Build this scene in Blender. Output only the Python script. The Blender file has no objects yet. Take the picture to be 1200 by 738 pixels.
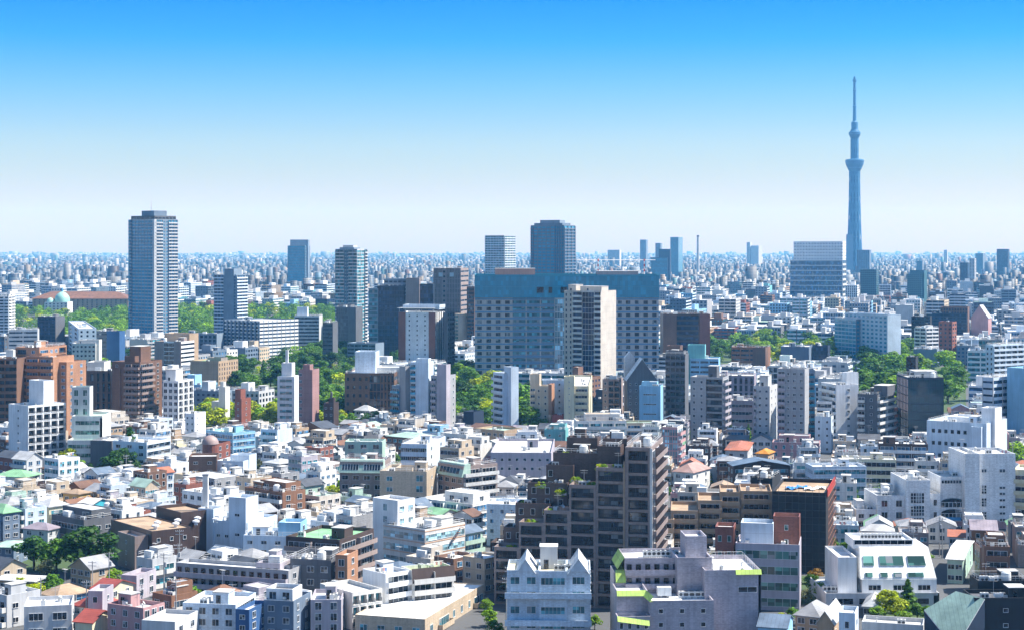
import bpy, math, random
from mathutils import Vector
from mathutils.bvhtree import BVHTree
import numpy as np

# ------------------------------------------------------------------ camera, sky, sun, exposure
F, CX, HY, H = 2000.0, 600.0, 290.0, 88.0      # focal length in photo pixels, picture centre, eye level, eye height
S = bpy.context.scene
COL = S.collection
cd = bpy.data.cameras.new('camera'); cam = bpy.data.objects.new('camera', cd); COL.objects.link(cam)
cam.location = (0, 0, H); cam.rotation_euler = (math.radians(90), 0, 0)
cd.sensor_width = 36.0; cd.lens = 36.0*F/1200; cd.shift_y = -(369-HY)/1200.0
cd.clip_start = 1.0; cd.clip_end = 80000.0
S.camera = cam

SUN_AZ, SUN_EL = 84.0, 52.0                    # azimuth clockwise from straight ahead
SUN_STRENGTH, SKY_STRENGTH, EXPOSURE = 5.0, 0.10, 1.08
HAZE_DENSITY = 0.000064; HAZE_COLOR = (.17, .53, 1.0, 1)
w = bpy.data.worlds.new('World'); S.world = w; w.use_nodes = True
nt = w.node_tree; nt.nodes.clear()
out = nt.nodes.new('ShaderNodeOutputWorld'); bg = nt.nodes.new('ShaderNodeBackground')
sky = nt.nodes.new('ShaderNodeTexSky'); sky.sky_type = 'NISHITA'; sky.sun_disc = False
sky.sun_elevation = math.radians(SUN_EL); sky.sun_rotation = math.radians(SUN_AZ)
sky.air_density = 1.0; sky.dust_density = 0.4; sky.ozone_density = 2.0; sky.altitude = 100
tc = nt.nodes.new('ShaderNodeTexCoord'); sep = nt.nodes.new('ShaderNodeSeparateXYZ')
ramp = nt.nodes.new('ShaderNodeValToRGB')
nt.links.new(tc.outputs['Generated'], sep.inputs[0]); nt.links.new(sep.outputs['Z'], ramp.inputs[0])
cr = ramp.color_ramp
for p, c in ((0.0, (.58, .44, .10)), (0.03, (.56, .47, .27)), (0.06, (.48, .52, .54)), (0.09, (.26, .47, .72)), (0.12, (.05, .38, .84)), (0.145, (.0, .30, .92)), (0.25, (.25, .6, .85)), (1.0, (.75, .95, .86))):
    e = cr.elements.new(p); e.color = (*c, 1)
cr.elements.remove(cr.elements[0]); cr.elements.remove(cr.elements[-1])
mx = nt.nodes.new('ShaderNodeMix'); mx.data_type = 'RGBA'; mx.blend_type = 'MULTIPLY'; mx.inputs[0].default_value = 1
nt.links.new(sky.outputs[0], mx.inputs[6]); nt.links.new(ramp.outputs[0], mx.inputs[7])
nt.links.new(mx.outputs[2], bg.inputs[0]); bg.inputs[1].default_value = SKY_STRENGTH
nt.links.new(bg.outputs[0], out.inputs[0])

sd = bpy.data.lights.new('sun', 'SUN'); sun = bpy.data.objects.new('sun', sd); COL.objects.link(sun)
a, e_ = math.radians(SUN_AZ), math.radians(SUN_EL)
to_sun = Vector((math.sin(a)*math.cos(e_), math.cos(a)*math.cos(e_), math.sin(e_)))
sun.rotation_euler = to_sun.to_track_quat('Z', 'Y').to_euler()
sun.location = (300, 0, 500)
sd.energy = SUN_STRENGTH; sd.angle = math.radians(0.5); sd.color = (1.0, .965, .9)
vs = S.view_settings; vs.view_transform = 'Standard'; vs.look = 'None'; vs.exposure = EXPOSURE; vs.gamma = 1.0; vs.use_curve_mapping = False
S.cycles.max_bounces = 5; S.cycles.diffuse_bounces = 3; S.cycles.glossy_bounces = 2; S.cycles.transmission_bounces = 2
S.cycles.volume_bounces = 1; S.cycles.use_denoising = True
RNG = random.Random(11)

# ------------------------------------------------------------------ colours and materials
C = dict(white=(.76, .77, .78), offwhite=(.66, .65, .62), cream=(.66, .60, .42), beige=(.52, .42, .31), tan=(.42, .30, .20), brown=(.18, .10, .068),
         dkbrown=(.075, .05, .045), redbrown=(.26, .095, .065), brick=(.32, .13, .08), orange=(.40, .21, .125), mauve=(.34, .29, .33), pink=(.48, .28, .28),
         grey=(.35, .355, .37), ltgrey=(.52, .53, .54), dkgrey=(.115, .12, .135), bluewhite=(.58, .67, .76), skyblue=(.27, .50, .68), navy=(.022, .04, .075),
         teal=(.16, .42, .44), ltgreen=(.40, .55, .46), black=(.025, .026, .03), lilac=(.42, .385, .43), steel=(.20, .26, .33), blue=(.035, .10, .24),
         terracotta=(.46, .17, .10), green=(.24, .46, .26), bluegrey=(.14, .19, .26), slate=(.09, .10, .12), lime=(.45, .62, .14), red=(.36, .085, .065), dkteal=(.04,.12,.15),
         concrete=(.56, .55, .53), bright=(.82, .82, .81), hosp=(.46, .42, .40), redmauve=(.33, .19, .18), umber=(.115, .08, .072), taupe=(.30, .235, .215), sand=(.54, .49, .43), rust=(.24,.12,.07), orange_roof=(.62,.26,.04), rose=(.42,.27,.23), turq=(.05,.40,.50), ochre=(.52,.33,.12))
CNAME = dict(white='white', offwhite='off-white', cream='cream', beige='beige', tan='tan', brown='brown', dkbrown='dark brown', redbrown='red-brown', brick='brick red',
             orange='orange-brown', mauve='mauve', pink='pink', grey='grey', ltgrey='light grey', dkgrey='dark grey', bluewhite='pale blue', skyblue='sky blue', navy='navy',
             teal='teal', ltgreen='pale green', black='black', lilac='lilac', steel='steel blue', blue='deep blue', terracotta='terracotta', green='green',
             bluegrey='blue-grey', slate='slate grey', lime='lime green', red='red', dkteal='dark teal', concrete='pale concrete', bright='bright white', hosp='grey-beige', taupe='taupe', umber='umber', redmauve='red-mauve', sand='sand', rust='rusty brown', orange_roof='orange', rose='rose', turq='turquoise', ochre='ochre')
MC = {}
def nodes(name):
    m = bpy.data.materials.new(name); m.use_nodes = True
    t = m.node_tree; p = t.nodes['Principled BSDF']
    return m, t, p
def N(t, kind, **kw):
    n = t.nodes.new(kind)
    for k, v in kw.items(): setattr(n, k, v)
    return n
def math_(t, op, a, b=None, c=None):
    n = t.nodes.new('ShaderNodeMath'); n.operation = op
    for i, x in enumerate((a, b, c)):
        if x is None: continue
        if isinstance(x, (int, float)): n.inputs[i].default_value = x
        else: t.links.new(x, n.inputs[i])
    return n.outputs[0]
def maprange(t, x, a, b, c, d):
    n = t.nodes.new('ShaderNodeMapRange'); t.links.new(x, n.inputs[0])
    for i, v in enumerate((a, b, c, d)): n.inputs[i+1].default_value = v
    return n.outputs[0]
def noise(t, vec, scale, detail=3.0):
    n = t.nodes.new('ShaderNodeTexNoise'); n.inputs['Scale'].default_value = scale; n.inputs['Detail'].default_value = detail
    if vec is not None: t.links.new(vec, n.inputs['Vector'])
    return n.outputs[0]
def scaled(t, vec, s):
    n = t.nodes.new('ShaderNodeMapping'); n.inputs['Scale'].default_value = s; t.links.new(vec, n.inputs[0]); return n.outputs[0]
def shade(t, col, fac):
    """COL (an rgb tuple or a socket) times the scalar FAC"""
    n = t.nodes.new('ShaderNodeMix'); n.data_type = 'RGBA'; n.blend_type = 'MULTIPLY'; n.inputs[0].default_value = 1
    if isinstance(col, tuple): n.inputs[6].default_value = (*col, 1)
    else: t.links.new(col, n.inputs[6])
    cx = t.nodes.new('ShaderNodeCombineColor')
    for i in range(3): t.links.new(fac, cx.inputs[i])
    t.links.new(cx.outputs[0], n.inputs[7]); return n.outputs[2]

def wallmat(c, kind='plain'):
    key = ('wall', c, kind)
    if key in MC: return MC[key]
    m, t, p = nodes(f'{c} {kind} wall'); MC[key] = m
    o = t.nodes.new('ShaderNodeTexCoord').outputs['Object']
    f1 = maprange(t, noise(t, scaled(t, o, (.16, .16, .16)), 1.0, 5), .3, .7, .82, 1.07)
    f2 = maprange(t, noise(t, scaled(t, o, (1.3, 1.3, .07)), 1.0, 4), .36, .64, .87, 1.03)
    f = math_(t, 'MULTIPLY', f1, f2)
    s = t.nodes.new('ShaderNodeSeparateXYZ'); t.links.new(o, s.inputs[0])
    if kind in ('panel', 'tile'):
        zz = math_(t, 'FRACT', math_(t, 'MULTIPLY', s.outputs[2], 1/3.0 if kind == 'panel' else 1/1.5))
        xx = math_(t, 'FRACT', math_(t, 'MULTIPLY', math_(t, 'ADD', s.outputs[0], s.outputs[1]), 1/3.6 if kind == 'panel' else 1/1.8))
        l = math_(t, 'MAXIMUM', math_(t, 'LESS_THAN', zz, .045), math_(t, 'LESS_THAN', xx, .03))
        f = math_(t, 'MULTIPLY', f, math_(t, 'SUBTRACT', 1.0, math_(t, 'MULTIPLY', l, .22)))
    if kind == 'tile':
        v = t.nodes.new('ShaderNodeTexWhiteNoise')
        sn = t.nodes.new('ShaderNodeVectorMath'); sn.operation = 'SNAP'; sn.inputs[1].default_value = (.45, .45, .22); t.links.new(o, sn.inputs[0])
        t.links.new(sn.outputs[0], v.inputs['Vector'])
        f = math_(t, 'MULTIPLY', f, maprange(t, v.outputs['Value'], 0, 1, .84, 1.12))
    if kind == 'metal':
        xx = math_(t, 'FRACT', math_(t, 'MULTIPLY', math_(t, 'ADD', s.outputs[0], s.outputs[1]), 1/.6))
        f = math_(t, 'MULTIPLY', f, maprange(t, xx, 0, 1, .86, 1.08))
    t.links.new(shade(t, C[c], f), p.inputs['Base Color'])
    p.inputs['Roughness'].default_value = .45 if kind in ('tile', 'metal') else .75
    p.inputs['Specular IOR Level'].default_value = .4
    return m
def roofmat(c, kind='flat'):
    key = ('roof', c, kind)
    if key in MC: return MC[key]
    m, t, p = nodes(f'{c} {kind} roofing'); MC[key] = m
    o = t.nodes.new('ShaderNodeTexCoord').outputs['Object']
    f1 = maprange(t, noise(t, scaled(t, o, (.25, .25, .25)), 1.0, 6), .32, .68, .64, 1.08)
    f2 = maprange(t, noise(t, scaled(t, o, (1.7, 1.7, 1.7)), 1.0, 3), .3, .7, .9, 1.05)
    f = math_(t, 'MULTIPLY', f1, f2)
    if kind == 'tiled':
        s = t.nodes.new('ShaderNodeSeparateXYZ'); t.links.new(o, s.inputs[0])
        zz = math_(t, 'FRACT', math_(t, 'MULTIPLY', s.outputs[2], 1/.28))
        f = math_(t, 'MULTIPLY', f, maprange(t, zz, 0, 1, .8, 1.06))
    if kind == 'sheet':
        s = t.nodes.new('ShaderNodeSeparateXYZ'); t.links.new(o, s.inputs[0])
        xx = math_(t, 'FRACT', math_(t, 'MULTIPLY', s.outputs[0], 1/.9))
        f = math_(t, 'MULTIPLY', f, math_(t, 'SUBTRACT', 1.0, math_(t, 'MULTIPLY', math_(t, 'LESS_THAN', xx, .12), .25)))
    t.links.new(shade(t, C[c], f), p.inputs['Base Color']); p.inputs['Roughness'].default_value = .7 if kind == 'flat' else .5
    p.inputs['Specular IOR Level'].default_value = .3
    return m
GL = dict(dark=(.012, .022, .034), blue=(.025, .075, .14), teal=(.03, .12, .15), green=(.04, .10, .085), black=(.006, .009, .014), pale=(.14, .24, .28), navy=(.008, .022, .05), azure=(.02, .24, .38), deep=(.007, .045, .062))
def glass(g='dark', cell=False):
    """window glass; some panes have pale curtains behind them"""
    key = ('glass', g, cell)
    if key in MC: return MC[key]
    m, t, p = nodes(f'{g} window glass'); MC[key] = m
    o = t.nodes.new('ShaderNodeTexCoord').outputs['Object']
    v = t.nodes.new('ShaderNodeTexWhiteNoise')
    sn = t.nodes.new('ShaderNodeVectorMath'); sn.operation = 'SNAP'; sn.inputs[1].default_value = (1.7, 1.7, 3.0); t.links.new(o, sn.inputs[0])
    if cell:
        t.links.new(sn.outputs[0], v.inputs['Vector'])
    else:
        ad = t.nodes.new('ShaderNodeVectorMath'); ad.operation = 'ADD'; t.links.new(sn.outputs[0], ad.inputs[0])
        t.links.new(t.nodes.new('ShaderNodeObjectInfo').outputs['Random'], ad.inputs[1]); t.links.new(ad.outputs[0], v.inputs['Vector'])
    r = t.nodes.new('ShaderNodeValToRGB'); t.links.new(v.outputs['Value'], r.inputs[0]); r.color_ramp.interpolation = 'CONSTANT'
    k = GL[g]; el = r.color_ramp.elements
    el[0].position = 0; el[0].color = (*k, 1); el[1].position = .35; el[1].color = (*[x*1.9 for x in k], 1)
    if g in ('azure', 'deep'): el[1].color = (*[x*1.12 for x in k], 1)
    for q, cc in (((.5, tuple(x*.9 for x in k)), (.85, tuple(x*1.3 for x in k))) if g in ('azure', 'deep') else ((.6, tuple(x*.6 for x in k)), (.8, tuple(x*3.2+.02 for x in k)), (.92, (.22, .24, .25) if g not in ('black', 'navy') else tuple(x*3 for x in k)))):
        e = el.new(q); e.color = (*cc, 1)
    t.links.new(r.outputs[0], p.inputs['Base Color']); p.inputs['Roughness'].default_value = .07; p.inputs['Specular IOR Level'].default_value = .5
    return m
def plain(name, col, rough=.6, metal=0.0):
    if name in MC: return MC[name]
    m, t, p = nodes(name); MC[name] = m
    o = t.nodes.new('ShaderNodeTexCoord').outputs['Object']
    f = maprange(t, noise(t, o, 1.1, 4), .3, .7, .86, 1.06)
    t.links.new(shade(t, col, f), p.inputs['Base Color'])
    p.inputs['Roughness'].default_value = rough; p.inputs['Metallic'].default_value = metal
    return m
def leafmat(name, col, var=.5):
    if name in MC: return MC[name]
    m, t, p = nodes(name); MC[name] = m
    g = t.nodes.new('ShaderNodeNewGeometry'); oi = t.nodes.new('ShaderNodeObjectInfo')
    o = t.nodes.new('ShaderNodeTexCoord').outputs['Object']
    f = maprange(t, g.outputs['Random Per Island'], 0, 1, 1-var, 1+var)
    f = math_(t, 'MULTIPLY', f, maprange(t, noise(t, o, .22, 2), .3, .7, .7, 1.3))
    f = math_(t, 'MULTIPLY', f, maprange(t, oi.outputs['Random'], 0, 1, .8, 1.2))
    cs = shade(t, col, f); t.links.new(cs, p.inputs['Base Color'])
    p.inputs['Roughness'].default_value = .6; p.inputs['Specular IOR Level'].default_value = .25
    tr = t.nodes.new('ShaderNodeBsdfTranslucent'); t.links.new(cs, tr.inputs[0])
    ms = t.nodes.new('ShaderNodeMixShader'); ms.inputs[0].default_value = .35
    t.links.new(p.outputs[0], ms.inputs[1]); t.links.new(tr.outputs[0], ms.inputs[2])
    t.links.new(ms.outputs[0], t.nodes['Material Output'].inputs[0])
    return m

# ------------------------------------------------------------------ mesh helpers
class MB:
    def __init__(s): s.v = []; s.k = {}; s.f = []; s.m = []; s.mats = []
    def mi(s, mat):
        if mat not in s.mats: s.mats.append(mat)
        return s.mats.index(mat)
    def p(s, x, y, z):
        q = (round(x, 3), round(y, 3), round(z, 3))
        i = s.k.get(q)
        if i is None: i = s.k[q] = len(s.v); s.v.append(q)
        return i
    def face(s, pts, mat):
        idx = [s.p(*q) for q in pts]
        if len(set(idx)) < 3: return
        s.f.append(idx); s.m.append(s.mi(mat))
    def box(s, x0, x1, y0, y1, z0, z1, mat, bottom=True):
        a = [(x0, y0), (x1, y0), (x1, y1), (x0, y1)]
        for i in range(4):
            (ax, ay), (bx, by) = a[i], a[(i+1) % 4]
            s.face([(ax, ay, z0), (bx, by, z0), (bx, by, z1), (ax, ay, z1)], mat)
        s.face([(x, y, z1) for x, y in a], mat)
        if bottom: s.face([(x, y, z0) for x, y in reversed(a)], mat)
    def tube(s, a, b, r0, r1, mat, n=6, caps=True):
        a = Vector(a); b = Vector(b); d = (b-a).normalized()
        u = d.cross(Vector((0, 0, 1)) if abs(d.z) < .9 else Vector((1, 0, 0))).normalized(); w_ = d.cross(u)
        A = [a+(u*math.cos(t)+w_*math.sin(t))*r0 for t in [2*math.pi*i/n for i in range(n)]]
        B = [b+(u*math.cos(t)+w_*math.sin(t))*r1 for t in [2*math.pi*i/n for i in range(n)]]
        for i in range(n): s.face([A[i], A[(i+1) % n], B[(i+1) % n], B[i]], mat)
        if caps: s.face(list(reversed(A)), mat); s.face(B, mat)
    def lathe(s, prof, mat, n=16, cx=0, cy=0):
        R = [[(cx+r*math.cos(2*math.pi*i/n), cy+r*math.sin(2*math.pi*i/n), z) for i in range(n)] for r, z in prof]
        for k in range(len(R)-1):
            for i in range(n): s.face([R[k][i], R[k][(i+1) % n], R[k+1][(i+1) % n], R[k+1][i]], mat)
        s.face(R[-1], mat)
    def grid(s, O, u, n, xs, zs, cell):
        """a facade of cells, each with its material and its offset along the normal; steps between cells are closed"""
        def P(i, j, off): return (O[0]+u[0]*xs[i]+n[0]*off, O[1]+u[1]*xs[i]+n[1]*off, zs[j])
        nx, nz = len(xs)-1, len(zs)-1
        cc = [[cell(i, j) for j in range(nz)] for i in range(nx)]
        base = cell(-1, -1)[0]
        for i in range(nx):
            for j in range(nz):
                m, o = cc[i][j]
                s.face([P(i, j, o), P(i+1, j, o), P(i+1, j+1, o), P(i, j+1, o)], m)
                m2, o2 = cc[i+1][j] if i+1 < nx else (base, 0.0)
                if o2 != o: s.face([P(i+1, j, o), P(i+1, j, o2), P(i+1, j+1, o2), P(i+1, j+1, o)], base)
                m2, o2 = cc[i][j+1] if j+1 < nz else (base, 0.0)
                if o2 != o: s.face([P(i, j+1, o), P(i+1, j+1, o), P(i+1, j+1, o2), P(i, j+1, o2)], base)
                if i == 0 and o: s.face([P(0, j, o), P(0, j, 0.), P(0, j+1, 0.), P(0, j+1, o)], base)
                if j == 0 and o: s.face([P(i, 0, o), P(i+1, 0, o), P(i+1, 0, 0.), P(i, 0, 0.)], base)
    def mesh(s, name, smooth=False):
        me = bpy.data.meshes.new(name); me.from_pydata(s.v, [], s.f)
        for m in s.mats: me.materials.append(m)
        me.polygons.foreach_set('material_index', s.m)
        if smooth: me.polygons.foreach_set('use_smooth', [True]*len(s.f))
        me.update(); return me
    def build(s, name, parent=None, smooth=False):
        return link(name, s.mesh(name, smooth), parent)
def link(name, me, parent=None, loc=(0, 0, 0), rz=0.0, scale=None):
    o = bpy.data.objects.new(name, me); COL.objects.link(o)
    if parent is not None: o.parent = parent
    o.location = loc
    if rz: o.rotation_euler = (0, 0, rz)
    if scale is not None: o.scale = scale
    return o
def tag(o, label=None, cat=None, group=None, kind=None):
    for k, v in (('label', label), ('category', cat), ('group', group), ('kind', kind)):
        if v: o[k] = v
    return o
MESH = {}
FRAME_W = plain('white window frame', (.7, .71, .72), .4); FRAME_D = plain('dark window frame', (.06, .06, .065), .4)
METAL = plain('galvanised metal', (.45, .46, .47), .45, .3); PIPE = plain('painted rail', (.6, .61, .62), .5)
def win_mesh(w, h, n, g, dark=False, sill=True):
    w = round(w, 1); h = round(h, 1); key = ('win', w, h, n, g, dark, sill)
    if key in MESH: return MESH[key]
    b = MB(); fr = FRAME_D if dark else FRAME_W; t = .07; gm = glass(g)
    xs = [-w/2+w*i/n for i in range(n+1)]
    for i in range(n):
        b.face([(xs[i], -.02, -h/2), (xs[i+1], -.02, -h/2), (xs[i+1], -.02, h/2), (xs[i], -.02, h/2)], gm)
    b.box(-w/2-t, w/2+t, -.10, -.01, h/2, h/2+t, fr); b.box(-w/2-t, w/2+t, -.16 if sill else -.1, -.01, -h/2-t, -h/2, fr)
    for i, x in enumerate(xs):
        tt = t if i in (0, n) else .03
        x0, x1 = (x-t, x) if i == 0 else ((x, x+t) if i == n else (x-tt, x+tt))
        b.box(x0, x1, -.09, -.01, -h/2, h/2, fr, False)
    MESH[key] = me = b.mesh('window'); return me
def balc_mesh(W, d, par, wallm, nb, gl=None):
    key = ('balc', round(W, 1), d, par, wallm.name, nb, gl)
    if key in MESH: return MESH[key]
    b = MB(); W = round(W, 1)
    b.box(-W/2, W/2, -d, 0, -.16, 0, wallm)
    pm = glass(gl) if gl else wallm
    b.box(-W/2, W/2, -d-.003, -d+.1, 0.0, par, pm, False)
    for x in (-W/2+.003, W/2-.103): b.box(x, x+.1, -d+.1, 0, 0.0, par, pm, False)
    for i in range(1, nb): x = -W/2+W*i/nb; b.box(x-.05, x+.05, -d+.1, 0, 0.0, 2.5, wallm, False)
    MESH[key] = me = b.mesh('balcony'); return me
def ac_mesh():
    if 'ac' in MESH: return MESH['ac']
    b = MB(); m = plain('cream appliance paint', (.62, .62, .6), .5); dk = FRAME_D
    b.box(-.9, .9, -.5, .5, .15, 1.5, m)
    for s_ in (-.45, .45):
        b.face([(s_+.36*math.cos(k*math.pi/4), -.505, .85+.36*math.sin(k*math.pi/4)) for k in range(8)], dk)
        b.face([(s_+.34*math.cos(k*math.pi/4), .34*math.sin(k*math.pi/4), 1.505) for k in range(8)], dk)
    for x in (-.75, .75): b.box(x-.08, x+.08, -.5, .5, 0, .15, dk)
    MESH['ac'] = me = b.mesh('air_conditioner'); return me
def tank_mesh(kind):
    if ('tank', kind) in MESH: return MESH['tank', kind]
    b = MB(); m = plain('pale water tank panels', (.66, .68, .68), .5)
    if kind == 0:
        for i in range(2):
            for j in range(2): b.box(-1.5+i*1.52, -.02+i*1.52, -1+j*1.02, -.02+j*1.02, .5, 2.3, m)
    else: b.lathe([(1.1, .5), (1.15, 1.2), (1.1, 2.4), (.7, 2.75), (0.05, 2.85)], m, 14)
    for x in (-1.2, 1.2):
        for y in (-.7, .7): b.box(x*.6-.1, x*.6+.1, y*.7-.1, y*.7+.1, 0, .5, METAL)
    MESH['tank', kind] = me = b.mesh('water_tank'); return me
def antenna_mesh():
    if 'ant' in MESH: return MESH['ant']
    b = MB(); b.tube((0, 0, 0), (0, 0, 4.2), .05, .04, METAL, 5)
    for z in (4.0, 3.4): b.tube((-.9, 0, z), (.9, 0, z), .03, .03, METAL, 4)
    for x in (-.8, -.4, 0, .4, .8): b.tube((x, -.4, 4.0), (x, .4, 4.0), .02, .02, METAL, 4)
    MESH['ant'] = me = b.mesh('antenna'); return me

def dish_mesh():
    if 'dish' in MESH: return MESH['dish']
    b = MB(); b.tube((0, 0, 0), (0, 0, 1.1), .05, .05, METAL, 5)
    c = Vector((0, -.1, 1.2)); d = Vector((.5, -.6, .6)).normalized(); u = d.cross(Vector((0, 0, 1))).normalized(); w_ = d.cross(u)
    R = [[c+d*h+(u*math.cos(t*.785)+w_*math.sin(t*.785))*r for t in range(8)] for r, h in ((.08, -.1), (.35, 0), (.5, .12))]
    for k in range(2):
        for i in range(8): b.face([R[k][i], R[k][(i+1) % 8], R[k+1][(i+1) % 8], R[k+1][i]], FRAME_W)
    b.face(R[0], FRAME_W); MESH['dish'] = me = b.mesh('satellite_dish'); return me
def drying_mesh(k):
    if ('dry', k) in MESH: return MESH['dry', k]
    b = MB()
    for x in (-1.3, 1.3):
        b.tube((x, 0, 0), (x, 0, 1.8), .05, .05, METAL, 5)
    for y in (-.25, .25): b.tube((-1.6, y, 1.7), (1.6, y, 1.7), .035, .035, METAL, 5)
    cl = [plain('white laundry', (.75, .75, .76)), plain('blue laundry', (.12, .25, .5)), plain('rose laundry', (.55, .25, .25)), plain('grey laundry', (.3, .3, .32))]
    for i in range(4):
        x = -1.1+i*.58; b.face([(x, -.25, 1.7), (x+.5, -.25, 1.7), (x+.48, -.28, .95-.1*(i % 2)), (x+.02, -.27, .95-.1*(i % 2))], cl[(i*k+i) % 4])
    MESH['dry', k] = me = b.mesh('drying_rack'); return me
def pipe_mesh(k):
    if ('pipe', k) in MESH: return MESH['pipe', k]
    b = MB(); m = plain('pale duct paint', (.55, .56, .55), .5)
    if k == 0:
        b.tube((-1.6, 0, .3), (1.2, 0, .3), .14, .14, m, 7); b.tube((1.2, 0, .3), (1.2, 0, 1.3), .14, .14, m, 7); b.tube((1.2, 0, 1.3), (1.2, -.5, 1.3), .16, .2, m, 7)
        for x in (-1.3, 0): b.box(x-.1, x+.1, -.2, .2, 0, .2, FRAME_D)
    else: b.lathe([(.25, 0), (.25, .9), (.5, .9), (.5, 1.2), (.1, 1.45)], m, 9); b.box(.6, 1.5, -.4, .4, 0, .8, plain('grey hatch', (.35, .36, .37)))
    MESH['pipe', k] = me = b.mesh('roof_duct'); return me

def px2w(px, Y): return (px-CX)/F*Y
def pz(py, Y): return H-(py-HY)/F*Y
def Yof(yb): return F*H/(yb-HY)
FOOT = []      # footprints: (Mx, My, cos, sin, x0, x1, y0, y1)
RECTS = []     # what is seen of the named buildings: (Y, px0, px1, ytop, yvis)
ALLB = []
REFS = []      # (px, py, phrase)

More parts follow.
